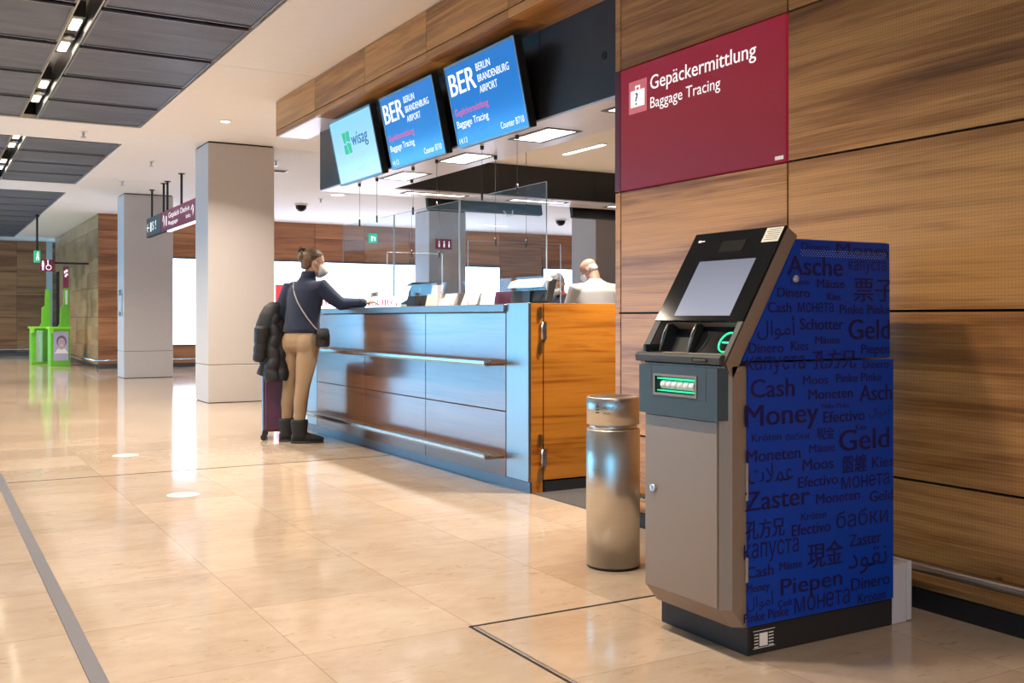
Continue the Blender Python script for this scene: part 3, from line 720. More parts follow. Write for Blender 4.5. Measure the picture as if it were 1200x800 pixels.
m = MB(); m.lathe([(.012, -.008), (.012, .002)], (2.481, 2.444, 1.210), 18, axis='y'); m.box(2.473, 2.489, 2.434, 2.437, 1.2085, 1.2115); m.box(2.4795, 2.4825, 2.434, 2.437, 1.202, 1.218); mk('lock', m, M['steel'], up_)
for z0, z1 in ((.50, .62), (.24, .32)):
    m = MB(); m.box(2.270, 2.279, 2.4425, 2.452, z0, z1, 0, .002); mk('side_hinge', m, M['steel'], t)
# tilted head
P0 = Vector((2.19, 0, .940)); U_ = Vector((.517, 0, .856)); N_ = Vector((-.856, 0, .517))
def q2(s, d): v = P0 + U_ * s + N_ * d; return (v.x, v.z)
def slab(s0, s1, d0, d1, y0, y1, mat, name, par, bev=0.0, label=None):
    m = MB(); m.prism([q2(s0, d0), q2(s1, d0), q2(s1, d1), q2(s0, d1)], 'y', y0, y1, 0, bev); return mk(name, m, mat, par, label)
m = MB()
for a, b in ((2.452, 2.474), (2.872, 2.904)): m.prism([q2(0, -.004), q2(.516, -.004), q2(.516, -.055), q2(-.03, -.055)], 'y', a, b, 0, .003)
m.prism([q2(.150, -.006), q2(.516, -.006), q2(.516, -.055), q2(.150, -.055)], 'y', 2.474, 2.872)
hf = mk('head_frame', m, M['taupe'], t)
dg = slab(.150, .518, -.004, .006, 2.453, 2.903, M['glass_black'], 'display_glass', t, .003)
slab(.171, .393, .0062, .0072, 2.525, 2.806, M['machine_display'], 'screen', dg)
slab(.428, .474, .0062, .0072, 2.612, 2.732, M['lens_dark'], 'camera_window', dg)
st = slab(.455, .512, .0062, .0070, 2.458, 2.535, M['paper'], 'white_sticker', dg, label='white printed sticker')
m = MB()
for i in range(6): m.prism([q2(.463 + i * .008, .0070), q2(.465 + i * .008, .0070), q2(.465 + i * .008, .0074), q2(.463 + i * .008, .0074)], 'y', 2.464, 2.520 if i % 2 else 2.527)
mk('sticker_print', m, M['charcoal'], dg)
m = MB(); m.prism([q2(.478, .006), q2(.486, .006), q2(.486, .0068), q2(.478, .0068)], 'y', 2.848, 2.866); m.prism([q2(.480, .006), q2(.484, .006), q2(.484, .0068), q2(.480, .0068)], 'y', 2.832, 2.845); mk('maker_mark', m, M['white'], dg)
for a, b in ((2.453, 2.476), (2.870, 2.903)): slab(.0, .150, -.004, .004, a, b, M['charcoal'], 'edge_strip', t, .001)
m = MB(); m.prism([(2.176, .932), (2.172, .955), (2.182, .964), (2.36, .964), (2.36, .932)], 'y', 2.462, 2.900, 0, .002); tr = mk('tray', m, M['charcoal'], t)
m = MB(); m.box(2.169, 2.175, 2.520, 2.590, .938, .953, 0, .006); mk('button_plate', m, M['charcoal'], tr)
for a, b in ((2.50, 2.645), (2.685, 2.775)):
    m = MB(); m.box(2.196, 2.25, a, b, .9645, .9655); s1 = mk('instruction_sticker', m, M['paper'], tr)
    m = MB()
    for i in range(4): m.box(2.203 + i * .012, 2.209 + i * .012, a + .01 + .012 * (i % 2), b - .012, .9656, .966)
    mk('instruction_print', m, M['taupe'], tr)
m = MB(); m.box(2.365, 2.38, 2.474, 2.872, .964, 1.10); m.box(2.19, 2.37, 2.86, 2.872, .966, .99); mk('recess_back', m, M['black'], t)
for y in (2.825, 2.675):
    m = MB(); m.prism([(2.225, .966), (2.262, 1.060), (2.36, 1.060), (2.36, .966)], 'y', y - .003, y + .003); dv = mk('divider', m, M['black'], t)
    m = MB(); m.tube([(2.222, y, .970), (2.240, y, 1.03), (2.258, y, 1.060), (2.285, y, 1.064)], .002, 6); mk('divider_edge', m, M['steel'], dv)
rp = slab(.030, .150, -.075, -.030, 2.474, 2.672, M['glass_black'], 'reader_panel', t, .002)
def ring_mb(yc, sc, r0, r1, d0, d1, n=40):
    m = MB(); rr = []
    for k in range(n):
        a = 2 * _m.pi * k / n; ca, sa = _m.cos(a), _m.sin(a)
        rr.append([(lambda w: (w.x, yc + r * ca, w.z))(P0 + U_ * (sc + r * sa) + N_ * d) for r, d in ((r0, d0), (r0, d1), (r1, d1), (r1, d0))])
    rr.append(rr[0]); m.loft(rr, 0, False); bmesh.ops.remove_doubles(m.b, verts=m.b.verts, dist=1e-5); return m
mk('ring_light', ring_mb(2.522, .090, .034, .038, -.030, -.026), M['green_lit'], rp)
slab(.087, .092, -.030, -.027, 2.495, 2.546, M['green_lit'], 'card_slot', rp)
# note dispenser
m = MB(); x0, x1 = 2.163, 2.238
for a in ((2.460, 2.564, .757, .922), (2.772, 2.862, .757, .922), (2.564, 2.772, .757, .830), (2.564, 2.772, .886, .922)): m.box(x0, x1, a[0], a[1], a[2], a[3])
bmesh.ops.remove_doubles(m.b, verts=m.b.verts, dist=1e-5)
dp = mk('dispenser_panel', m, M['slate'], t)
m = MB()
for a in ((2.556, 2.564, .822, .894), (2.772, 2.780, .822, .894), (2.564, 2.772, .822, .830), (2.564, 2.772, .886, .894)): m.box(2.160, 2.168, *a)
mk('slot_frame', m, M['taupe'], dp)
m = MB(); m.box(2.190, 2.20, 2.564, 2.772, .830, .886); mk('slot_glow', m, M['green_dim'], dp)
m = MB(); m.box(2.170, 2.176, 2.566, 2.770, .876, .880); m.box(2.170, 2.176, 2.566, 2.770, .836, .839); mk('light_strip', m, M['green_lit'], dp)
for i in range(6):
    y = 2.575 + i * .0295
    m = MB(); m.tube([(2.178, y, .858), (2.178, y + .024, .858)], .0145, 14); mk('roller', m, M['roller'], dp)
m = MB(); m.box(2.1622, 2.1632, 2.793, 2.796, .845, .921); m.box(2.1622, 2.1632, 2.512, 2.5135, .815, .921); m.box(2.1622, 2.1632, 2.512, 2.796, .815, .8165); mk('panel_groove', m, M['charcoal'], dp)

# pale box beside the machine
t = thing('cable_cover', (3.02, 2.6, 0), 'pale metal cable box on the floor behind the blue machine', 'cable box')
m = MB(); m.box(2.970, 3.044, 2.458, 2.86, 0, .210, 0, .003); mk('box_body', m, M['pale_metal'], t)
m = MB(); m.box(3.047, 3.072, 2.458, 2.86, .004, .214, 0, .003); mk('side_lid', m, M['pale_metal'], t)

# ================================================================== WASTE BIN
t = thing('waste_bin', (2.62, 3.655, 0), 'round brushed steel waste bin beside the blue machine', 'waste bin')
r = .117; c = (2.62, 3.655, 0)
m = MB(); m.lathe([(r - .006, 0), (r - .002, .006), (r - .002, .012)], c, 64); mk('foot_ring', m, M['black'], t)
m = MB(); m.lathe([(r, .012), (r, .598), (r - .004, .602)], c, 96); mk('bin_body', m, M['bin_steel'], t)
m = MB(); m.lathe([(r - .012, .600), (r - .012, .622)], c, 64); mk('neck', m, M['steel'], t)
m = MB(); m.lathe([(r - .010, .620), (r - .002, .622), (r - .002, .736), (r - .006, .741), (r - .022, .741), (r - .03, .70), (.001, .70)], c, 96); lid = mk('lid_ring', m, M['bin_steel'], t)
def wrap(m, rr, a0, z):
    for v in m.b.verts:
        a = a0 + v.co.x / rr; k = rr - v.co.y; v.co = Vector((c[0] + k * _m.cos(a), c[1] + k * _m.sin(a), z + v.co.z))
    return m
a0 = _m.atan2(-c[1], -c[0])
m = MB(); m.text('Abfall', (-.044, 0, .0), (1, 0, 0), (0, 0, 1), .046, .013); m.text('Waste', (-.044, 0, -.022), (1, 0, 0), (0, 0, 1), .032, .009)
m.text('\u2261', (-.080, 0, -.018), (1, 0, 0), (0, 0, 1), .018, .03, fit=True); m.box(-.078, -.064, -.0006, .0004, .016, .020); m.box(-.073, -.069, -.0006, .0004, .022, .027)
mk('bin_lettering', wrap(m, r - .0015, a0, .692), M['charcoal'], lid)

# ================================================================== BACKGROUND SIGNS AND LIGHT WALL
M['lightbox'] = glow('white_light_wall', (.70, .79, 1), E_BOX)
M['logo_red'] = glow('red_logo', (.80, .05, .06), .9)
for x0, x1, lab in ((4.5, 13.2, 'long white light wall with red airport lettering behind the woman'), (14.5, 17.0, 'shorter white light wall behind the clerks, right of the wooden strip')):
    t = thing('light_wall', ((x0 + x1) / 2, YB - .03, .48), lab, 'light wall')
    m = MB(); m.box(x0 + .02, x1 - .02, YB - .03, YB + .03, .50, 2.41); lw = mk('lit_face', m, M['lightbox'], t)
    m = MB()
    for a in ((x0, x0 + .03, .47, 2.45), (x1 - .03, x1, .47, 2.45), (x0, x1, .47, .50), (x0, x1, 2.41, 2.45)): m.box(a[0], a[1], YB - .04, YB + .03, a[2], a[3])
    mk('frame', m, M['plinth'], t)
    if x0 < 5:
        e = (1, 0, 0); y = YB - .031
        m = MB(); m.text('B', (6.62, y, 1.18), e, UPZ, .50, .70, bold=.04); m.text('R', (7.20, y, 1.18), e, UPZ, .50, .70, bold=.04)
        m.text('BRANDENBURG', (8.30, y, 1.385), e, UPZ, 1.95, .17, bold=.03)
        mk('red_lettering', m, M['logo_red'], lw)
M['sign_dark'] = flat('dark_slate_sign', (.025, .05, .06), .35, emit=(.03, .07, .08), es=.3)
M['sign_maroon'] = flat('maroon_sign', (.12, .012, .035), .35, emit=(.14, .012, .04), es=.6)
M['sym'] = glow('white_symbols', (1, 1, 1), 1.0)
M['sign_strip'] = glow('lit_sign_edge', (.85, .92, 1), 2.2)
M['exit_green'] = glow('green_exit_sign', (.01, .42, .20), 1.0)
# hanging wayfinding sign between the columns (faces the hall)
t = thing('wayfinding_sign', (3.52, 16.9, 2.55), 'long hanging dark and maroon direction sign between the two columns', 'sign')
m = MB(); m.box(3.49, 3.55, 17.86, 19.10, 2.53, 2.85); mk('dark_section', m, M['sign_dark'], t)
m = MB(); m.box(3.49, 3.55, 14.6, 17.82, 2.53, 2.85); mk('maroon_section', m, M['sign_maroon'], t)
m = MB(); m.box(3.49, 3.55, 17.82, 17.86, 2.53, 2.85); m.box(3.495, 3.545, 14.6, 19.10, 2.515, 2.53); mk('joint_frame', m, M['black'], t)
m = MB(); m.box(3.485, 3.54, 14.6, 17.3, 2.495, 2.515); mk('lit_edge', m, M['sign_strip'], t)
m = MB(); l3 = (0, -1, 0)
m.text('\u2190', (3.489, 19.06, 2.60), l3, UPZ, .22, .16, fit=True); m.box(3.4885, 3.489, 18.64, 18.74, 2.6, 2.76); m.text('S', (3.489, 18.56, 2.62), l3, UPZ, .13, .14); m.text('!', (3.489, 18.30, 2.62), l3, UPZ, .06, .15)
m.text('\u2191', (3.489, 17.70, 2.58), l3, UPZ, .2, .22, fit=True); m.box(3.4885, 3.489, 17.36, 17.42, 2.60, 2.76); m.text('Gepäck', (3.489, 17.22, 2.71), l3, UPZ, .8, .085); m.text('Baggage', (3.489, 17.22, 2.60), l3, UPZ, .7, .06)
m.text('Check-in', (3.489, 16.35, 2.71), l3, UPZ, .62, .085); m.text('Info', (3.489, 15.95, 2.60), l3, UPZ, .30, .06); m.text('\u2191', (3.489, 15.62, 2.60), l3, UPZ, .2, .18, fit=True)
mk('lettering', m, M['sym'], t)
for y in (18.75, 17.75, 17.45, 16.4):
    m = MB(); m.tube([(3.52, y, 2.85), (3.52, y, HC - .01)], .018, 10); m.lathe([(.05, HC - .012), (.05, HC)], (3.52, y, 0), 16); mk('hanging_rod', m, M['black'], t)
# exit sign, toilet sign, vertical maroon sign near the corridor
t = thing('exit_sign', (2.19, 24.6, 2.32), 'small green exit sign hanging from a black rod far back', 'sign')
m = MB(); m.box(2.15, 2.26, 24.5, 24.75, 2.31, 2.56); mk('sign_box', m, M['exit_green'], t)
m = MB(); m.tube([(2.205, 24.6, 2.56), (2.205, 24.6, HC - .01)], .022, 8); m.box(2.17, 2.24, 24.5, 24.7, HC - .04, HC - .0); mk('hanging_rod', m, M['black'], t)
m = MB(); m.box(2.185, 2.225, 24.497, 24.5, 2.40, 2.50); m.box(2.175, 2.19, 24.497, 24.5, 2.34, 2.41); m.box(2.215, 2.235, 24.497, 24.5, 2.35, 2.41); m.box(2.20, 2.225, 24.497, 24.5, 2.51, 2.53); mk('running_figure', m, M['sym'], t)
t = thing('toilet_sign', (2.42, 24.9, 2.15), 'maroon toilet sign with white figures sticking out near the corridor', 'sign')
m = MB(); m.box(2.28, 2.57, 24.9, 24.98, 2.13, 2.39); mk('sign_box', m, M['sign_maroon'], t)
m = MB(); m.box(2.57, 3.31, 24.92, 24.96, 2.30, 2.34); mk('arm', m, M['dark_metal'], t)
m = MB(); yv = 24.898
m.lathe([(.020, -.001), (.020, .001)], (2.35, yv, 2.345), 14, axis='y'); m.box(2.325, 2.375, yv, yv + .002, 2.235, 2.32); m.box(2.332, 2.346, yv, yv + .002, 2.15, 2.235); m.box(2.354, 2.368, yv, yv + .002, 2.15, 2.235)
m.lathe([(.018, -.001), (.018, .001)], (2.45, yv, 2.36), 14, axis='y'); m.box(2.44, 2.462, yv, yv + .002, 2.25, 2.335)
for k in range(18):
    a, b = 2 * _m.pi * k / 18, 2 * _m.pi * (k + 1) / 18
    m.quad([(2.465 + q * _m.cos(w), yv, 2.215 + q * _m.sin(w)) for q, w in ((.045, a), (.06, a), (.06, b), (.045, b))])
mk('figures', m, M['sym'], t)
t = thing('pillar_sign', (2.86, 25.32, 1.75), 'narrow upright maroon sign fixed above the nearer green stand', 'sign')
m = MB(); m.box(2.80, 2.915, 25.25, 25.30, 1.74, 2.26); mk('sign_box', m, M['sign_maroon'], t)
m = MB(); m.box(2.82, 2.845, 25.247, 25.25, 2.10, 2.16); m.box(2.85, 2.895, 25.247, 25.25, 2.13, 2.19); m.box(2.835, 2.87, 25.247, 25.25, 2.02, 2.07); m.box(2.86, 2.90, 25.247, 25.25, 2.06, 2.10); mk('symbols', m, M['sym'], t)
m = MB(); m.box(2.82, 2.90, 25.30, 25.34, 1.2, 2.2); mk('back_plate', m, M['dark_metal'], t)
# maroon sign on the column behind, exit sign on the back wall
t = thing('column_sign', (9.42, 19.29, 2.56), 'small maroon sign with three white symbols on the column behind the glass', 'sign')
m = MB(); m.box(9.30, 9.66, 19.27, 19.30, 2.53, 2.74); mk('sign_box', m, M['sign_maroon'], t)
m = MB()
for x in (9.34, 9.455, 9.57): m.box(x + .015, x + .045, 19.267, 19.27, 2.57, 2.65); m.lathe([(.016, 0), (.016, .002)], (x + .03, 19.267, 2.68), 12, axis='y')
mk('symbols', m, M['sym'], t)
t = thing('exit_sign', (9.6, 23.46, 3.0), 'green exit sign high on the back wall, seen through the glass', 'sign')
m = MB(); m.box(9.50, 9.70, 23.42, 23.5, 2.93, 3.16); mk('sign_box', m, M['exit_green'], t)
m = MB(); m.box(9.54, 9.58, 23.417, 23.42, 2.97, 3.10); m.box(9.62, 9.66, 23.417, 23.42, 2.98, 3.08); m.box(9.58, 9.62, 23.417, 23.42, 3.05, 3.08); mk('running_figure', m, M['sym'], t)
t = thing('notice_plate', (3.15, 19.8, 1.1), 'narrow steel notice plate on the side of the farther column', 'plate')
m = MB(); m.box(3.148, 3.165, 19.6, 19.9, 1.12, 1.60, 0, .004); mk('plate', m, M['steel'], t)
m = MB(); m.box(3.146, 3.148, 19.63, 19.87, 1.2, 1.5); mk('notice', m, M['pale_metal'], t)

# green stands near the corridor
M['green'] = flat('apple_green_plastic', (.16, .52, .03), .35)
M['green_hi'] = flat('apple_green_edge', (.30, .75, .05), .35)
M['poster'] = flat('pale_violet_poster', (.50, .46, .62), .5)
M['skin_print'] = flat('printed_skin', (.58, .42, .46), .6)
M['hair_print'] = flat('printed_hair', (.17, .14, .22), .6)
M['mirror_panel'] = flat('bright_steel_panel', (.80, .82, .84), .12, 1.0)
def stand(x, y, w, label, poster):
    t = thing('bag_check_stand', (x + w / 2, y + .3, 0), label, 'green stand', 'green stands by the corridor')
    m = MB(); m.box(x, x + w, y, y + .62, 0, .84, 0, .008); mk('base_cabinet', m, M['green'], t)
    m = MB(); m.box(x - .03, x + w + .02, y - .03, y + .65, .84, .885, 0, .006); m.box(x - .03, x + .06, y - .032, y + .1, .74, .86, 0, .005); mk('top_shelf', m, M['green_hi'], t)
    m = MB(); m.prism([(x + w - .26, .885), (x + w - .20, .96), (x + w - .20, 1.32), (x + w - .125, 1.38), (x + w - .125, 1.77), (x + w - .015, 1.77), (x + w, .885)], 'y', y + .05, y + .13, 0, .006); mk('back_post', m, M['green'], t)
    if poster:
        m = MB(); m.box(x + .06, x + w - .04, y - .006, y + .002, .13, .78); ps = mk('poster', m, M['poster'], t)
        m = MB(); xc = x + w / 2 + .02
        def disc(a, b, cx, cz, yy, mi): m.prism([(cx + a * _m.cos(q * .2618), cz + b * _m.sin(q * .2618)) for q in range(24)], 'y', yy, yy + .001, mi)
        disc(.105, .135, xc, .56, y - .0075, 1); disc(.075, .11, xc, .53, y - .0085, 0); m.box(xc - .04, xc + .04, y - .0083, y - .0075, .38, .44, 0); m.prism([(xc - .15, .29), (xc - .07, .40), (xc + .07, .40), (xc + .15, .29)], 'y', y - .0082, y - .0072, 2)
        disc(.010, .006, xc - .03, .555, y - .0095, 1); disc(.010, .006, xc + .03, .555, y - .0095, 1); disc(.028, .008, xc, .475, y - .0095, 2)
        mk('portrait', m, [M['skin_print'], M['hair_print'], M['white']], ps)
        m = MB(); m.box(x + w - .10, x + w - .05, y + .047, y + .05, 1.40, 1.72); mk('white_lettering_strip', m, M['white'], t)
    else:
        m = MB(); m.box(x + .10, x + w - .06, y - .012, y, .06, .80); mk('steel_panel', m, M['mirror_panel'], t)
stand(2.53, 25.15, .41, 'nearer green stand with a smiling portrait poster', True)
stand(2.25, 26.4, .42, 'green stand with a bright steel front, behind the portrait one', False)

# ceiling fittings
def sprinkler(x, y, label):
    t = thing('sprinkler', (x, y, HC - .06), label, 'sprinkler')
    m = MB(); m.lathe([(.05, HC - .008), (.05, HC)], (x, y, 0), 18); mk('rosette', m, M['white'], t)
    m = MB(); m.lathe([(.012, HC - .07), (.018, HC - .03), (.015, HC - .008)], (x, y, 0), 12); m.lathe([(.035, HC - .076), (.035, HC - .07)], (x, y, 0), 12); mk('head', m, M['steel'], t)
sprinkler(1.7, 13.3, 'sprinkler in the white band between the mesh fields'); sprinkler(2.87, 15.36, 'sprinkler in the white ceiling nearer to the hanging direction sign')
sprinkler(2.87, 17.8, 'small sprinkler in the white ceiling above the toilet sign, farther back'); sprinkler(4.4, 14.39, 'sprinkler just right of the nearer column')
sprinkler(6.55, 18.58, 'sprinkler beside the ceiling camera, in front of the back wall')
def dome(x, y, label):
    t = thing('dome_camera', (x, y, HC - .12), label, 'camera')
    m = MB(); m.lathe([(.13, HC - .03), (.13, HC)], (x, y, 0), 24); mk('mount_ring', m, M['white'], t)
    m = MB(); m.lathe([(.01, HC - .15), (.06, HC - .135), (.10, HC - .09), (.11, HC - .03)], (x, y, 0), 24); mk('dark_dome', m, M['glass_black'], t)
dome(6.51, 19.61, 'dark dome camera on the ceiling right of the nearer column'); dome(12.65, 19.69, 'dome camera far back, seen under the canopy')
t = thing('air_vent', (4.71, 15.33, HC - .01), 'slim grey air vent in the white ceiling right of the column', 'vent')
m = MB(); m.box(4.56, 4.86, 15.25, 15.40, HC - .012, HC); mk('frame', m, M['steel'], t)
m = MB()
for i in range(5): m.box(4.58, 4.84, 15.265 + i * .026, 15.275 + i * .026, HC - .016, HC - .012)
mk('grille', m, M['gap'], t)
def downlight(x, y, w, label, p):
    t = thing('downlight', (x, y, HC - .01), label, 'ceiling light')
    m = MB(); m.lathe([(w + .015, HC - .008), (w + .015, HC)], (x, y, 0), 24); mk('trim_ring', m, M['white'], t)
    m = MB(); m.lathe([(w, HC - .011), (w, HC - .008)], (x, y, 0), 24); mk('lens', m, M['lens'], t)
    area('downlight_lamp', (x, y, HC - .03), w * 1.6, w * 1.6, p, NEUT)
downlight(6.6, 17.79, .12, 'bright round downlight in the ceiling below the pale screen', E_HALL)
downlight(3.02, 11.8, .05, 'tiny downlight at the ceiling edge by the end of the wooden header', E_HALL)
for x, y, w in ((12.0, 21.8, 1), (8.6, 21.6, 1), (14.5, 15.5, 1)):  # cool hall lights added to brighten the far floor and ceiling
    t = thing('linear_fill_light', (x, y, HC - .01), {12.0: 'slim added fill light far back behind the canopy', 8.6: 'slim added fill light in front of the long white light wall', 14.5: 'slim added fill light, unseen, in the far right of the hall'}[x], 'ceiling light')
    m = MB(); m.box(x - .45, x + .45, y - .05, y + .05, HC - .008, HC); mk('frame', m, M['steel'], t)
    m = MB(); m.box(x - .43, x + .43, y - .03, y + .03, HC - .012, HC - .008); mk('diffuser', m, M['lens_soft'], t)
    area('linear_fill_lamp', (x, y, HC - .02), .86, .06, E_HALL * 2, COOL)
# floor markers
M['marker'] = flat('white_floor_sticker', (.56, .52, .50), .4)
M['marker_print'] = flat('grey_sticker_print', (.40, .36, .36), .5)
for x, y, lab in ((1.40, 8.52, 'round white sticker on the floor, farther from the camera'), (1.395, 6.44, 'round white sticker on the floor, nearer to the camera')):
    t = thing('floor_sticker', (x, y, 0), lab, 'sticker', 'round stickers on the floor')
    m = MB(); m.lathe([(.10, 0), (.10, .0015)], (x, y, 0), 40); mk('disc', m, M['marker'], t)
    m = MB(); m.lathe([(.093, .0016), (.093, .0018), (.088, .0018)], (x, y, 0), 40)
    m.b.clear()
    for k in range(40):
        a, b = 2 * _m.pi * k / 40, 2 * _m.pi * (k + 1) / 40
        m.quad([(x + q * _m.cos(w), y + q * _m.sin(w), .0018) for q, w in ((.090, a), (.097, a), (.097, b), (.090, b))])
    for sx in (-.03, .03): m.prism([(x + sx + .018 * _m.cos(q * .5236), y + .045 * _m.sin(q * .5236)) for q in range(12)], 'z', .0016, .0019)
    mk('footprint_print', m, M['marker_print'], t)

# ================================================================== THINGS ON AND BEHIND THE COUNTER
M['grey_plastic'] = flat('pale_grey_plastic', (.42, .40, .38), .45)
M['beige_board'] = flat('beige_board', (.40, .33, .29), .6)
t = thing('desk', (4.0, 7.5, 0), 'clerks desk top just behind the service counter', 'desk')
m = MB(); m.box(3.92, 4.30, 5.75, 9.28, .98, 1.01, 0, .003); mk('desk_top', m, M['beige_board'], t)
for y in (6.0, 7.5, 9.1):
    m = MB(); m.box(4.02, 4.28, y - .02, y + .02, 0, .98); mk('leg', m, M['dark_metal'], t)
t = thing('monitor', (3.86, 6.43, 1.172), 'black monitor with its back to the hall, at the gate end of the counter', 'monitor')
m = MB(); m.prism([(3.83, 1.20), (3.86, 1.345), (3.90, 1.365), (3.93, 1.36), (3.885, 1.19)], 'y', 6.16, 6.66, 0, .006); mk('rear_shell', m, M['charcoal'], t)
m = MB(); m.prism([(3.80, 1.30), (3.83, 1.352), (3.90, 1.372), (3.86, 1.30)], 'y', 6.17, 6.66, 0, .008); mk('top_cover', m, M['grey_plastic'], t, 'grey upper cover')
m = MB(); m.box(3.80, 3.95, 6.31, 6.51, 1.172, 1.182, 0, .003); m.box(3.82, 3.86, 6.36, 6.46, 1.18, 1.30); mk('stand', m, M['charcoal'], t)
m = MB(); m.tube([(3.84, 6.20, 1.25), (3.80, 6.20, 1.20), (3.82, 6.22, 1.182), (3.9, 6.26, 1.182)], .006, 6); mk('cable', m, M['black'], t)
t = thing('microphone', (3.72, 7.97, 1.172), 'thin black gooseneck microphone standing on the counter', 'microphone')
m = MB(); m.box(3.69, 3.75, 7.97, 8.09, 1.172, 1.182, 0, .004); mk('base', m, M['black'], t)
m = MB(); m.tube([(3.72, 8.03, 1.18), (3.72, 8.03, 1.28), (3.725, 8.03, 1.345)], [.011, .006, .008], 10); mk('neck', m, M['black'], t)
t = thing('document_reader', (3.8, 8.28, 1.172), 'black document reader on the counter beside the microphone', 'reader')
m = MB(); m.prism([(8.13, 1.172), (8.44, 1.172), (8.44, 1.22), (8.30, 1.24), (8.21, 1.37), (8.13, 1.385)], 'x', 3.72, 3.88, 0, .006); mk('body', m, M['black'], t)
m = MB(); m.prism([(8.125, 1.385), (8.125, 1.397), (8.26, 1.375), (8.26, 1.365)], 'x', 3.70, 3.89, 0, .002); mk('hood', m, M['charcoal'], t)
m = MB(); m.box(3.715, 3.721, 8.30, 8.42, 1.185, 1.205); mk('front_label', m, M['brass'], t)
for y, w, hgt, lab in ((7.86, .20, .19, 'taller beige leaflet stand behind the microphone'), (7.60, .22, .115, 'lower beige leaflet stand beside the microphone')):
    t = thing('leaflet_stand', (3.8, y, 1.172), lab, 'leaflet stand', 'beige leaflet stands')
    m = MB(); m.prism([(3.76, 1.172), (3.81, 1.172 + hgt), (3.816, 1.172 + hgt), (3.80, 1.172)], 'y', y - w / 2, y + w / 2, 0, .001); mk('back_board', m, M['beige_board'], t)
    m = MB(); m.prism([(3.73, 1.172), (3.755, 1.172 + hgt * .6), (3.759, 1.172 + hgt * .6), (3.76, 1.172)], 'y', y - w / 2 + .01, y + w / 2 - .01); mk('leaflet', m, M['paper'], t)
t = thing('folder', (3.85, 7.4, 1.172), 'flat grey beige folder propped on the counter right of the leaflet stands', 'folder')
m = MB(); m.prism([(3.82, 1.172), (3.87, 1.285), (3.878, 1.283), (3.86, 1.172)], 'y', 7.20, 7.47, 0, .001); mk('cover', m, M['beige_board'], t)
m = MB(); m.box(3.80, 3.858, 7.22, 7.45, 1.1725, 1.177); mk('paper_sheet', m, M['white'], t)
M['red_print'] = flat('red_print', (.62, .07, .06), .5)
t = thing('notice_holder', (3.9, 8.55, 1.172), 'clear notice holder with a red band on the counter by the black reader', 'notice')
m = MB(); m.prism([(3.88, 1.172), (3.90, 1.36), (3.905, 1.36), (3.90, 1.172)], 'y', 8.40, 8.66); mk('sheet', m, M['white'], t)
m = MB(); m.prism([(3.8955, 1.315), (3.900, 1.345), (3.899, 1.345), (3.8945, 1.315)], 'y', 8.41, 8.65); mk('red_band', m, M['red_print'], t)
M['maroon_fabric'] = flat('maroon_chair_fabric', (.10, .012, .035), .8, grain=200)
t = thing('office_chair', (4.72, 8.53, 0), 'maroon backed office chair behind the counter', 'chair')
m = MB(); rr = []
for i in range(9):
    a = i / 8; w = .235 * (1 - .25 * (2 * a - 1) ** 2 - (.12 if i in (0, 8) else 0)); z = .68 + .66 * a
    rr.append([(4.83 + .05 * _m.sin(a * 2.5) + d + .05 * (k / w) ** 2 * -.6 if w else 0, 8.53 + k, z) for d, k in ((0, -w), (0, -w * .5), (0, 0), (0, w * .5), (0, w), (.06, w * .9), (.06, 0), (.06, -w * .9))])
m.loft(rr); mk('backrest', m, M['maroon_fabric'], t)
m = MB(); m.box(4.37, 4.85, 8.29, 8.77, .46, .54, 0, .035, 3); mk('seat', m, M['maroon_fabric'], t)
m = MB(); m.tube([(4.61, 8.53, .08), (4.61, 8.53, .46)], .028, 12); m.box(4.81, 4.90, 8.49, 8.57, .44, .80); mk('column', m, M['dark_metal'], t)
for k in range(5):
    a = k * 2 * _m.pi / 5
    m = MB(); m.tube([(4.61, 8.53, .10), (4.61 + .28 * _m.cos(a), 8.53 + .28 * _m.sin(a), .07)], [.022, .016], 8); lg = mk('leg', m, M['dark_metal'], t)
    m = MB(); m.lathe([(.028, -.02), (.028, .02)], (4.61 + .28 * _m.cos(a), 8.53 + .28 * _m.sin(a), .030), 14, axis='y'); mk('caster', m, M['black'], lg)

# ================================================================== PEOPLE
M['skin'] = flat('skin', (.50, .285, .20), .5)
M['navy_knit'] = flat('navy_knit', (.010, .018, .050), .9, grain=420, sheen=.12)
M['khaki'] = flat('khaki_cotton', (.33, .225, .135), .8, grain=260)
M['boot_black'] = flat('black_boot_suede', (.012, .012, .014), .75, grain=300)
M['mask_white'] = flat('white_face_mask', (.80, .78, .78), .7)
M['puffer'] = flat('black_quilted_nylon', (.010, .010, .013), .55)
M['white_cotton'] = flat('white_shirt_cotton', (.62, .60, .60), .8)
M['dark_cloth'] = flat('dark_navy_cloth', (.03, .03, .05), .85)
M['strap'] = flat('pale_strap', (.45, .40, .36), .5)
M['eye_white'] = flat('eye_white', (.75, .73, .70), .3)
def hair_mat(name, c0, c1):
    t = NT(name); g, p = t.pos()
    n = t.noise(t.comb(t.math('MULTIPLY', p[0], 40), t.math('MULTIPLY', p[1], 40), t.math('MULTIPLY', p[2], 190)), 1, 3, .6, .6)
    t.bsdf(t.ramp(n, [(.35, c0), (.65, c1)]), .45, bump=n, bumps=.5, dist=.004); return t.m
M['hair_brown'] = hair_mat('brown_hair', (.05, .028, .015), (.17, .10, .048))
M['hair_grey'] = hair_mat('grey_hair', (.12, .10, .11), (.34, .30, .31))
M['hair_white'] = hair_mat('white_hair', (.50, .46, .44), (.75, .70, .66))

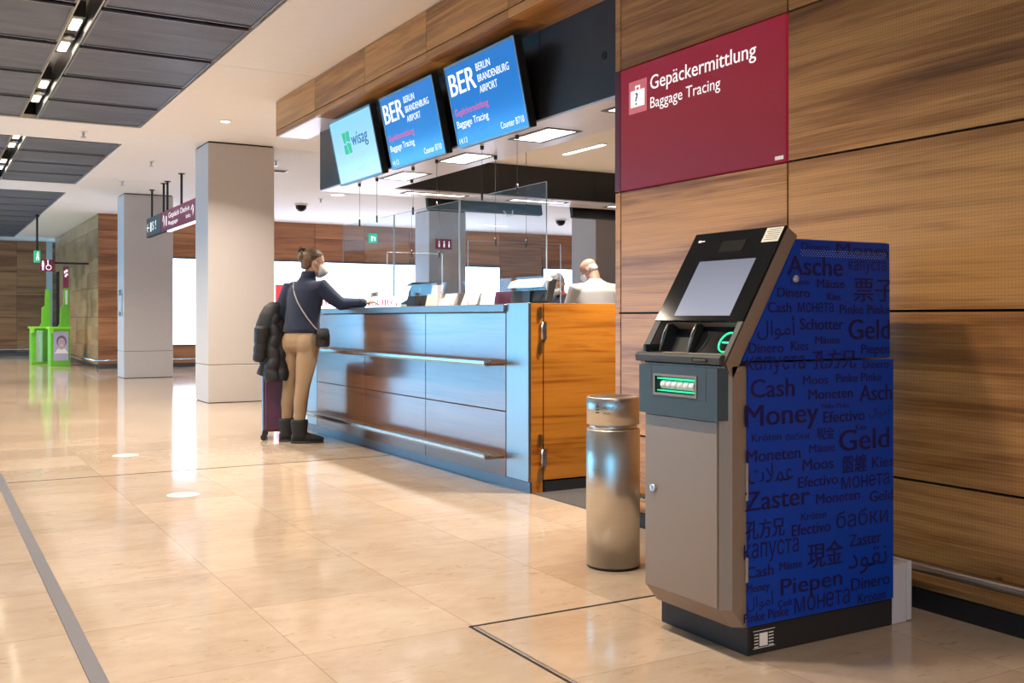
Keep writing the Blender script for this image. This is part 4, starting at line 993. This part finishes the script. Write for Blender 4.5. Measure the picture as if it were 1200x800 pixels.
class Frame:
    """figure frame: a across (as seen from the hall), b away, z up"""
    def __init__(s, x, y, ang):
        s.o = Vector((x, y, 0)); s.e = Vector((_m.cos(ang), _m.sin(ang), 0)); s.d = Vector((-_m.sin(ang), _m.cos(ang), 0))
    def __call__(s, a, b, z): return s.o + s.e * a + s.d * b + Vector((0, 0, z))
def oval(F, c, rs, rf, phi, n=24, tilt=0.0, sq=1.0):
    """horizontal oval: rs to the sides, rf to the front; phi is the facing"""
    f = (_m.cos(phi), _m.sin(phi)); l = (-f[1], f[0]); r = []
    for k in range(n):
        t = 2 * _m.pi * k / n; u, v = _m.cos(t), _m.sin(t)
        u = _m.copysign(abs(u) ** sq, u); v = _m.copysign(abs(v) ** sq, v)
        r.append(F(c[0] + f[0] * rf * u + l[0] * rs * v, c[1] + f[1] * rf * u + l[1] * rs * v, c[2] + tilt * u * rf))
    return r
def limb(m, F, pts, rad, n=14):
    m.tube([F(*p) for p in pts], rad, n)
    for p, r in ((pts[0], rad[0]), (pts[-1], rad[-1])):
        bmesh.ops.create_uvsphere(m.b, u_segments=12, v_segments=8, radius=r, matrix=Matrix.Translation(F(*p)))
def ball(m, p, rx, ry=None, rz=None, rot=None):
    mt = Matrix.Translation(p) @ (rot.to_4x4() if rot is not None else Matrix.Identity(4)) @ Matrix.Diagonal((rx, ry or rx, rz or rx, 1))
    bmesh.ops.create_uvsphere(m.b, u_segments=18, v_segments=12, radius=1, matrix=mt)
def fuse(name, m, mat, parent, voxel=.008, smooth=4, label=None):
    o = mk(name, m, mat, parent, label)
    r = o.modifiers.new('r', 'REMESH'); r.mode = 'VOXEL'; r.voxel_size = voxel; r.use_smooth_shade = True
    s = o.modifiers.new('s', 'SMOOTH'); s.iterations = smooth; s.factor = .5
    bpy.context.view_layer.update()
    me = bpy.data.meshes.new_from_object(o.evaluated_get(bpy.context.evaluated_depsgraph_get()))
    o.modifiers.clear(); old = o.data; me.materials.clear(); me.materials.append(mat); o.data = me; me.name = name
    bpy.data.meshes.remove(old); me.polygons.foreach_set('use_smooth', [True] * len(me.polygons)); return o
def head_frame(c, F, phi, pitch):
    """matrix for the head: x forward, y left, z up, origin at chin height"""
    f = (F.e * _m.cos(phi) + F.d * _m.sin(phi)); l = Vector((-f.y, f.x, 0)); z = Vector((0, 0, 1))
    Rm = Matrix((f, l, z)).transposed() @ Matrix.Rotation(pitch, 3, 'Y')
    return Matrix.Translation(c) @ Rm.to_4x4()
HEAD = [(0, .055, .030, .026), (.06, .047, .046, .042), (.16, .030, .068, .055), (.30, .010, .088, .064), (.45, .0, .097, .070), (.62, -.004, .100, .075), (.78, -.007, .094, .071), (.90, -.010, .072, .055), (.97, -.010, .042, .032), (1.0, -.010, .014, .012)]
def head_rings(Mx, H, k=1.0, t0=0, t1=1, shift=0, kx=1.0):
    out = []
    for t, cx, rx, ry in HEAD:
        if t < t0 or t > t1: continue
        out.append([Mx @ Vector((cx + shift + rx * k * kx * _m.cos(q * _m.pi / 12), ry * k * _m.sin(q * _m.pi / 12), H * t + (k - 1) * .08 * (t - .3))) for q in range(24)])
    return out
def add_head(m, Mx, H):
    m.loft(head_rings(Mx, H)); R3 = Mx.to_3x3()
    m.loft([[Mx @ Vector((.085 + dx, w * sx, H * t)) for dx, sx in ((0, -1), (dpt, -.25), (dpt, .25), (0, 1), (-.02, 0))] for t, dpt, w in ((.30, .022, .018), (.36, .032, .016), (.45, .020, .011), (.56, .008, .008))])
    for s in (-1, 1):
        ball(m, Mx @ Vector((-.004, s * .073, H * .44)), .020, .009, .032, R3)
        ball(m, Mx @ Vector((.080, s * .030, H * .56)), .014, .020, .006, R3)
    ball(m, Mx @ Vector((.078, 0, H * .20)), .014, .022, .006, R3); ball(m, Mx @ Vector((.076, 0, H * .155)), .013, .019, .006, R3)
def eyes(Mx, H, par):
    for s in (-1, 1):
        m = MB(); ball(m, Mx @ Vector((.0815, s * .031, H * .49)), .0115); e = mk('eye', m, M['eye_white'], par)
        m = MB(); ball(m, Mx @ Vector((.0905, s * .031, H * .49)), .0045); mk('iris', m, M['dark_cloth'], e)
def add_hand(m, F, w, dirv, up, side, curl=.5, k=1.0):
    """palm, four fingers of unequal length and a thumb; w wrist point (world), dirv along the hand, up the back of the hand"""
    d = dirv.normalized(); u = (up - d * up.dot(d)).normalized(); s = d.cross(u) * side
    prof = [(0, .027, .018), (.03, .034, .017), (.065, .040, .014), (.088, .039, .011)]
    m.loft([[w + d * (t * k) + s * (rs * _m.cos(q * _m.pi / 8) * k) + u * (rt * _m.sin(q * _m.pi / 8) * k) for q in range(16)] for t, rs, rt in prof])
    for off, ln in ((.029, .070), (.0095, .080), (-.010, .074), (-.029, .058)):
        p = w + d * (.080 * k) + s * (off * k); pts = [p]; ang = curl * .35; dd = d
        for q, fr in enumerate((.45, .32, .23)):
            dd = (d * _m.cos(ang) - u * _m.sin(ang)); pts.append(pts[-1] + dd * ln * fr * k); ang += curl * .75
        m.tube(pts, [.0085 * k, .0082 * k, .0075 * k, .0055 * k], 8)
    p = w + d * (.025 * k) + s * (.026 * k)
    m.tube([p, p + (d * .55 + s * .75 - u * .15).normalized() * .038 * k, p + (d * .80 + s * .45 - u * .35).normalized() * .072 * k], [.013 * k, .0095 * k, .0065 * k], 8)

# ---- woman at the counter
Fw = Frame(2.889, 8.655, R(-18.5))
w = thing('person', (2.889, 8.655, 0), 'woman in navy sweater and khaki trousers leaning one arm on the counter', 'person')
ph, pc, pd = R(46), R(42), R(10)
SL, SR = (-.105, .115, 1.355), (.155, -.105, 1.355)
EL, WL = (-.205, .075, 1.125), (-.205, .15, .93)
ER, WR = (.330, -.11, 1.205), (.515, -.10, 1.215)
HL, HR = (-.075, .075, .87), (.055, -.060, .87)
KL, KR = (-.115, .085, .49), (.000, -.085, .50)
AL, AR = (-.135, .095, .14), (-.030, -.055, .14)
Hw = .235; Mw = head_frame(Fw(.075, .005, 1.452), Fw, pd, R(6))
m = MB(); add_head(m, Mw, Hw)
limb(m, Fw, [(.03, .0, 1.38), (.058, .0, 1.46), (.075, .0, 1.53)], [.052, .050, .048])
m.loft([oval(Fw, c, rs, rf, pc) for c, rs, rf in (((-.01, 0, .84), .12, .09), ((-.01, 0, .95), .13, .09), ((.0, 0, 1.08), .12, .085), ((.02, 0, 1.25), .14, .09), ((.028, 0, 1.36), .12, .07), ((.03, 0, 1.41), .05, .05))])
limb(m, Fw, [SL, EL, WL], [.04, .034, .026]); limb(m, Fw, [SR, ER, WR], [.04, .034, .026])
limb(m, Fw, [HL, KL, AL, (-.15, .11, .05)], [.07, .045, .032, .03]); limb(m, Fw, [HR, KR, AR, (-.03, -.05, .05)], [.07, .045, .032, .03])
wr = Fw(*WR); add_hand(m, Fw, wr, (Fw(.63, -.09, 1.235) - wr), Vector((0, 0, 1)) + Fw.d * -.35, -1, .75)
wl = Fw(*WL); add_hand(m, Fw, wl, (Fw(-.205, .20, .83) - wl), -Fw.e, 1, .8)
body = fuse('body', m, M['skin'], w, .005, 3)
eyes(Mw, Hw, body)
# sweater
m = MB()
m.loft([oval(Fw, c, rs, rf, p) for c, rs, rf, p in (((-.012, 0, .955), .170, .130, ph), ((-.012, 0, .985), .178, .140, ph), ((-.005, 0, 1.06), .168, .130, ph), ((.008, 0, 1.16), .170, .128, pc), ((.020, 0, 1.26), .188, .130, pc), ((.026, 0, 1.33), .190, .122, pc), ((.030, 0, 1.375), .150, .100, pc), ((.034, 0, 1.41), .085, .080, pc), ((.040, 0, 1.44), .068, .070, pc))])
limb(m, Fw, [(-.07, .09, 1.34), SL, EL, (-.205, .14, .955)], [.07, .072, .056, .046]); limb(m, Fw, [(.11, -.08, 1.335), SR, (.245, -.115, 1.265), ER, (.44, -.105, 1.212), (.505, -.10, 1.213)], [.07, .074, .066, .058, .047, .040])
fuse('sweater', m, M['navy_knit'], w, .008, 5)
m = MB(); m.loft([oval(Fw, c, rs, rf, pc) for c, rs, rf in (((.034, 0, 1.405), .078, .078), ((.044, 0, 1.445), .066, .070), ((.055, 0, 1.488), .064, .068), ((.056, 0, 1.492), .058, .062), ((.050, 0, 1.45), .056, .060))]); mk('roll_collar', m, M['navy_knit'], w)
m = MB(); limb(m, Fw, [(.478, -.102, 1.213), (.512, -.10, 1.214)], [.044, .041]); mk('cuff', m, M['navy_knit'], w)
# trousers
m = MB()
m.loft([oval(Fw, c, rs, rf, ph) for c, rs, rf in (((-.01, 0, 1.0), .145, .105), ((-.012, 0, .95), .160, .122), ((-.012, 0, .89), .172, .136), ((-.010, 0, .83), .165, .128), ((-.01, 0, .79), .12, .10))])
f_ = (_m.cos(ph), _m.sin(ph))
for sx in (HL, HR): ball(m, Fw(sx[0] - f_[0] * .040, sx[1] - f_[1] * .040, .860), .090, .090, .115)
limb(m, Fw, [HL, (-.095, .08, .70), KL, (-.13, .085, .34), AL], [.098, .086, .060, .060, .046]); limb(m, Fw, [HR, (.028, -.072, .70), KR, (-.02, -.07, .34), AR], [.100, .090, .064, .062, .048])
fuse('trousers', m, M['khaki'], w, .008, 14)
for a, nm, ang in ((AL, 'boot', R(4)), (AR, 'boot', R(2))):
    m = MB(); ff = (_m.cos(ang), _m.sin(ang))
    m.loft([oval(Fw, (a[0] + dx, a[1], z), r_, r_ * 1.12, ang) for dx, z, r_ in ((.0, .205, .062), (.0, .19, .068), (0, .14, .064), (.002, .09, .058), (.01, .05, .056))])
    m.loft([[Fw(a[0] + ff[0] * t - ff[1] * wd * _m.cos(q * _m.pi / 8), a[1] + ff[1] * t + ff[0] * wd * _m.cos(q * _m.pi / 8), max(.012, hc + hh * _m.sin(q * _m.pi / 8))) for q in range(16)] for t, wd, hc, hh in ((-.07, .025, .04, .03), (-.055, .038, .045, .045), (0, .044, .05, .06), (.08, .046, .042, .045), (.15, .044, .035, .032), (.195, .030, .030, .022), (.208, .012, .028, .012))])
    bt = fuse('boot', m, M['boot_black'], w, .006, 3)
    m = MB(); m.loft([[Fw(a[0] + ff[0] * t - ff[1] * y, a[1] + ff[1] * t + ff[0] * y, z) for t, y in ((-.072, -.02), (-.072, .02), (-.03, .042), (.08, .048), (.16, .045), (.205, .02), (.205, -.02), (.16, -.045), (.08, -.048), (-.03, -.042))] for z in (0, .018)]); mk('sole', m, M['black'], bt)
# hair, mask
m = MB(); m.loft([[Mw @ Vector((cx + rx * _m.cos(q * _m.pi / 12), ry * _m.sin(q * _m.pi / 12), Hw * t)) for q in range(24)] for t, cx, rx, ry in ((.22, -.060, .034, .050), (.32, -.048, .056, .066), (.45, -.036, .070, .074), (.60, -.026, .084, .080), (.74, -.014, .098, .079), (.86, -.012, .092, .070), (.96, -.012, .066, .052), (1.03, -.012, .030, .024))])
ball(m, Mw @ Vector((-.105, 0, Hw * .66)), .036, .040, .050, Mw.to_3x3()); ball(m, Mw @ Vector((-.088, .01, Hw * .90)), .030, .026, .030, Mw.to_3x3())
fuse('hair', m, M['hair_brown'], w, .005, 3)
m = MB(); m.tube([Mw @ Vector((-.125, .03, Hw * .86)), Mw @ Vector((-.12, 0, Hw * .98)), Mw @ Vector((-.10, -.03, Hw * .92))], .012, 8); mk('hair_clip', m, M['black'], w)
m = MB(); m.loft([[Mw @ Vector((.052 + dx * s_, sy * wd, Hw * t)) for dx, sy in ((0, -1), (.55, -.62), (1, 0), (.55, .62), (0, 1), (-.3, 0))] for t, s_, wd in ((-.03, .030, .034), (.06, .066, .056), (.18, .094, .070), (.32, .100, .070), (.44, .080, .062), (.54, .056, .034))], 0, True, True)
fm = mk('face_mask', m, M['mask_white'], w)
m = MB()
for s_ in (-1, 1):
    m.tube([Mw @ Vector((.06, s_ * .058, Hw * .34)), Mw @ Vector((.02, s_ * .076, Hw * .47)), Mw @ Vector((-.012, s_ * .080, Hw * .50))], .0022, 5); m.tube([Mw @ Vector((.058, s_ * .054, Hw * .10)), Mw @ Vector((.02, s_ * .070, Hw * .22)), Mw @ Vector((-.014, s_ * .080, Hw * .36))], .0022, 5)
mk('ear_loop', m, M['mask_white'], fm)
# card in her hand
t = thing('card', tuple(Fw(.62, -.11, 1.25)), 'small pale card held up in the hand of the woman', 'card')
m = MB(); c_ = Fw(.605, -.105, 1.262); e_ = Fw.e
pts = [c_ + e_ * x + Vector((0, 0, z)) for x, z in ((-.03, .0), (.045, .012), (.040, .055), (-.022, .045))]
m.loft([[p + Fw.d * .0008 for p in pts], [p - Fw.d * .0008 for p in pts]], 0, True, False); mk('card_sheet', m, M['paper'], t)
m = MB(); m.loft([[p * .5 + (c_ + e_ * .008 + Vector((0, 0, .028))) * .5 - Fw.d * (.0008 + k) for p in pts] for k in (0, .0004)], 0, True, False); mk('card_print', m, M['taupe'], t)
# handbag with strap laid over the back
t = thing('handbag', tuple(Fw(.16, -.15, .83)), 'small black handbag hanging at the hip of the woman on a pale strap', 'bag')
m = MB(); m.loft([[Fw(.168 + x * s_ * .82, -.145 + y * s_, z) for x, y in ((-.065, -.035), (.0, -.045), (.065, -.035), (.075, 0), (.065, .035), (0, .045), (-.065, .035), (-.075, 0))] for z, s_, q in ((.835, .80, 0), (.85, .98, 0), (.93, 1, 0), (.985, .82, 0), (.995, .6, 0))]); mk('bag_body', m, M['puffer'], t)
m = MB(); m.loft([[Fw(.165 + x, -.145 - .047 + y, z) for x, y in ((-.048, .004), (-.048, -.004), (.052, -.004), (.052, .004))] for z in (.90, .975)]); mk('flap', m, M['boot_black'], t)
from mathutils.bvhtree import BVHTree
bpy.context.view_layer.update()
sw = [o for o in w.children if o.name.startswith('sweater')][0]
bv = BVHTree.FromPolygons([v.co + ORG[w.name] for v in sw.data.vertices], [tuple(p.vertices) for p in sw.data.polygons])
pts = []
for a, z in ((-.075, 1.405), (-.082, 1.36), (-.070, 1.29), (-.045, 1.22), (-.005, 1.15), (.04, 1.08), (.085, 1.02), (.115, .985)):
    h_ = bv.ray_cast(Fw(a, -1.0, z), Fw.d)[0]
    pts.append((h_ - Fw.d * .004) if h_ else Fw(a, -.14, z))
pts += [Fw(.15, -.15, .99)]
m = MB(); m.tube(pts, .0055, 6); mk('strap', m, M['strap'], t, 'thin pale strap')
# puffer jacket over the arm
def quilt(c, rs, rf, z0, z1, n, phi, dx=0.0, taper=.1):
    rr = []; steps = n * 4
    for i in range(steps + 1):
        u = i / steps; bulge = .92 + .08 * abs(_m.sin(_m.pi * u * n)) ** .6 + .03 * _m.sin(u * 9); e = 1 - taper * (1 - u)
        if i == 0 or i == steps: bulge = .55
        rr.append(oval(Fw, (c[0] + dx * u, c[1], z0 + (z1 - z0) * u), rs * bulge * e, rf * bulge * e, phi, 20))
    return rr
t = thing('puffer_jacket', tuple(Fw(-.29, .10, .52)), 'black quilted winter jacket draped over the arm of the woman above the suitcase', 'jacket')
m = MB()
for (a0, b0, z0), (a1, b1, z1), r0, r1, n_ in (((-.335, .05, .575), (-.270, .09, 1.10), .062, .050, 5), ((-.265, -.005, .535), (-.235, .05, 1.12), .068, .052, 6), ((-.185, .03, .545), (-.205, .07, 1.08), .066, .050, 6), ((-.225, .14, .56), (-.225, .15, 1.08), .070, .055, 6), ((-.30, .15, .58), (-.26, .15, 1.08), .065, .055, 5)):
    st_ = n_ * 6
    m.tube([Fw(a0 + (a1 - a0) * i / st_ + .012 * _m.sin(i * .5 + a0 * 40), b0 + (b1 - b0) * i / st_, z0 + (z1 - z0) * i / st_) for i in range(st_ + 1)],
           [(r0 + (r1 - r0) * i / st_) * (.93 + .11 * abs(_m.sin(_m.pi * i / 6)) ** .7) for i in range(st_ + 1)], 14)
fuse('jacket_body', m, M['puffer'], t, .007, 4)
m = MB(); m.loft([oval(Fw, c, rs, rf, R(0)) for c, rs, rf in (((-.31, .08, .80), .05, .05), ((-.335, .08, .86), .09, .085), ((-.325, .08, .95), .095, .095), ((-.30, .08, 1.04), .09, .10), ((-.27, .08, 1.12), .085, .10), ((-.245, .08, 1.19), .07, .085), ((-.23, .08, 1.225), .04, .05))]); fuse('hood', m, M['puffer'], t, .008, 4)
m = MB(); m.loft(quilt((-.372, .03, 0), .075, .075, .70, 1.02, 4, 0, .035, .25)); fuse('sleeve', m, M['puffer'], t, .007, 2)
# suitcase
Fs = Frame(*Fw(-.235, .37, 0).xy, R(-18.5))
t = thing('suitcase', tuple(Fs(0, 0, 0)), 'dark purple wheeled suitcase standing behind the legs of the woman', 'suitcase')
M['plum'] = flat('plum_shell', (.075, .012, .040), .4); M['lilac_metal'] = flat('pale_blue_metal', (.40, .48, .60), .25, .8)
m = MB()
def rb(a0, a1, b0, b1, z0, z1, bev, mat, nm, par=t):
    m = MB(); m.box(a0, a1, b0, b1, z0, z1, 0, bev, 3)
    for v in m.b.verts: v.co = Fs(v.co.x, v.co.y, v.co.z)
    return mk(nm, m, mat, par)
sh = rb(-.10, .15, -.19, .19, .075, .66, .03, M['plum'], 'shell')
for z in (.2, .3, .4, .5): rb(-.06, .12, -.1935, -.189, z, z + .02, .002, M['plum'], 'shell_rib', sh)
rb(-.122, -.10, -.17, .17, .08, .65, .01, M['lilac_metal'], 'edge_frame')
for b in (-.10, .10):
    m = MB(); m.tube([Fs(-.08, b, .65), Fs(-.08, b, .98)], .008, 8); mk('handle_tube', m, M['steel'], t)
m = MB(); m.tube([Fs(-.08, -.11, .98), Fs(-.08, .11, .98)], .014, 10); mk('grip', m, M['black'], t)
for a, b in ((-.10, -.16), (.12, -.16), (-.10, .16), (.12, .16)):
    m = MB(); m.box(-.016, .016, -.016, .016, .05, .08)
    for v in m.b.verts: v.co = Fs(a + v.co.x, b + v.co.y, v.co.z)
    wh = mk('wheel_fork', m, M['black'], t)
    for s_ in (-.012, .012):
        m = MB(); m.tube([Fs(a - .005, b + s_ - .007, .028), Fs(a - .005, b + s_ + .007, .028)], .028, 16); mk('wheel', m, M['black'], wh)

# ---- the two clerks behind the glass
def clerk(x, y, label, phi, hphi, pitch, lean, headz, top, skirt, hair, mask, width=1.0, extra=None):
    F = Frame(x, y, R(-25)); f = (_m.cos(phi), _m.sin(phi)); l = (-f[1], f[0])
    def J(fr, le, z): return (f[0] * fr + l[0] * le, f[1] * fr + l[1] * le, z)
    p = thing('person', (x, y, 0), label, 'person')
    hc = J(lean + .04, 0, headz); Mx = head_frame(F(*hc), F, hphi, pitch); Mx = Mx @ Matrix.Scale(.90, 4); H = .225; zs_ = headz - .05
    m = MB(); add_head(m, Mx, H); limb(m, F, [J(lean * .8, 0, zs_ - .02), J(lean + .03, 0, headz + .05)], [.058, .055])
    m.loft([oval(F, J(fr, 0, z), rs, rf, phi) for fr, z, rs, rf in ((0, .85, .14, .10), (0, .98, .13, .10), (lean * .5, (1 + zs_) / 2 + .05, .14, .10), (lean * .8, zs_ - .05, .13, .08), (lean * .85, zs_, .05, .05))])
    arms = []
    for s in (-1, 1):
        sh_, el, wr_ = J(lean * .8, s * .185 * width, zs_ - .06), J(lean + .02, s * .25 * width, zs_ - .33), J(lean + .26, s * .17, zs_ - .36)
        arms.append((sh_, el, wr_)); limb(m, F, [sh_, el, wr_], [.045, .038, .028])
        add_hand(m, F, F(*wr_), F(*J(1, -s * .3, -.1)) - F(0, 0, 0), Vector((0, 0, 1)), s, .5)
        limb(m, F, [J(0, s * .09, .86), J(.01, s * .10, .48), J(0, s * .10, .10), J(.10, s * .11, .045)], [.075, .05, .036, .034])
    b = fuse('body', m, M['skin'], p, .006, 3); eyes(Mx, H, b)
    m = MB()
    m.loft([oval(F, J(fr, 0, z), rs * width, rf, phi) for fr, z, rs, rf in ((0, .82, .185, .15), (.0, .95, .175, .145), (lean * .4, 1.12, .185, .145), (lean * .65, zs_ - .18, .205, .145), (lean * .75, zs_ - .08, .20, .13), (lean * .82, zs_ - .015, .13, .095), (lean * .88, zs_ + .03, .066, .066))])
    for sh_, el, wr_ in arms:
        n_ = J(lean * .78, 0, zs_ - .07); mid = tuple((n_[i] * .5 + sh_[i] * .5) for i in range(3)); limb(m, F, [mid, sh_, el, wr_], [.075, .080, .060, .044])
    fuse('shirt' if top is M['white_cotton'] else 'jacket', m, top, p, .009, 5)
    m = MB(); m.loft([oval(F, J(lean * .86, 0, zs_ + .005), .075, .075, phi), oval(F, J(lean * .95, 0, zs_ + .045), .066, .068, phi), oval(F, J(lean * .95, 0, zs_ + .045), .060, .062, phi)]); mk('collar', m, extra or top, p)
    m = MB(); m.loft([oval(F, J(0, 0, z), rs, rf, phi) for z, rs, rf in ((.97, .155, .12), (.88, .17, .135), (.80, .15, .12))])
    for s in (-1, 1): limb(m, F, [J(0, s * .09, .84), J(.01, s * .10, .48), J(0, s * .10, .08)], [.095, .07, .055])
    fuse('trousers', m, skirt, p, .01, 4)
    for s in (-1, 1):
        m = MB(); m.loft([[F(*J(t_, s * .10 + wd * _m.cos(q * _m.pi / 8), max(0, hc_ + hh * _m.sin(q * _m.pi / 8)))) for q in range(16)] for t_, wd, hc_, hh in ((-.07, .03, .04, .04), (0, .042, .05, .05), (.10, .045, .04, .04), (.19, .03, .03, .03), (.205, .01, .025, .012))]); mk('shoe', m, M['black'], p)
    hr = {'bald': ((.28, -.062, .034, .060), (.36, -.050, .054, .072), (.46, -.040, .064, .077), (.56, -.040, .063, .077), (.62, -.052, .046, .066)),
          'full': ((.16, -.060, .036, .055), (.30, -.048, .058, .074), (.45, -.036, .072, .080), (.60, -.026, .086, .083), (.76, -.012, .100, .080), (.88, -.012, .092, .070), (.97, -.012, .066, .052), (1.04, -.012, .030, .024))}[hair[0]]
    m = MB(); m.loft([[Mx @ Vector((cx + rx * _m.cos(q * _m.pi / 12), ry * _m.sin(q * _m.pi / 12), H * t_)) for q in range(24)] for t_, cx, rx, ry in hr]); fuse('hair', m, hair[1], p, .006, 3)
    if mask:
        m = MB(); m.loft([[Mx @ Vector((.052 + dx * s_, sy * wd, H * t_)) for dx, sy in ((0, -1), (.55, -.62), (1, 0), (.55, .62), (0, 1), (-.3, 0))] for t_, s_, wd in ((-.02, .030, .030), (.06, .056, .050), (.18, .076, .062), (.30, .080, .062), (.40, .066, .054), (.46, .050, .032))]); mk('face_mask', m, M['mask_white'], p)
    return p
clerk(5.73, 8.18, 'balding clerk in a white shirt bending over, beside the end of the wooden wall', R(105), R(150), R(28), .16, 1.475, M['white_cotton'], M['dark_cloth'], ('bald', M['hair_white']), True, 1.18)
clerk(5.90, 9.16, 'grey haired clerk in a dark jacket and white mask with head lowered, behind the monitor', R(-115), R(-125), R(30), .06, 1.36, M['dark_cloth'], M['dark_cloth'], ('full', M['hair_grey']), True, .95, M['red_print'])
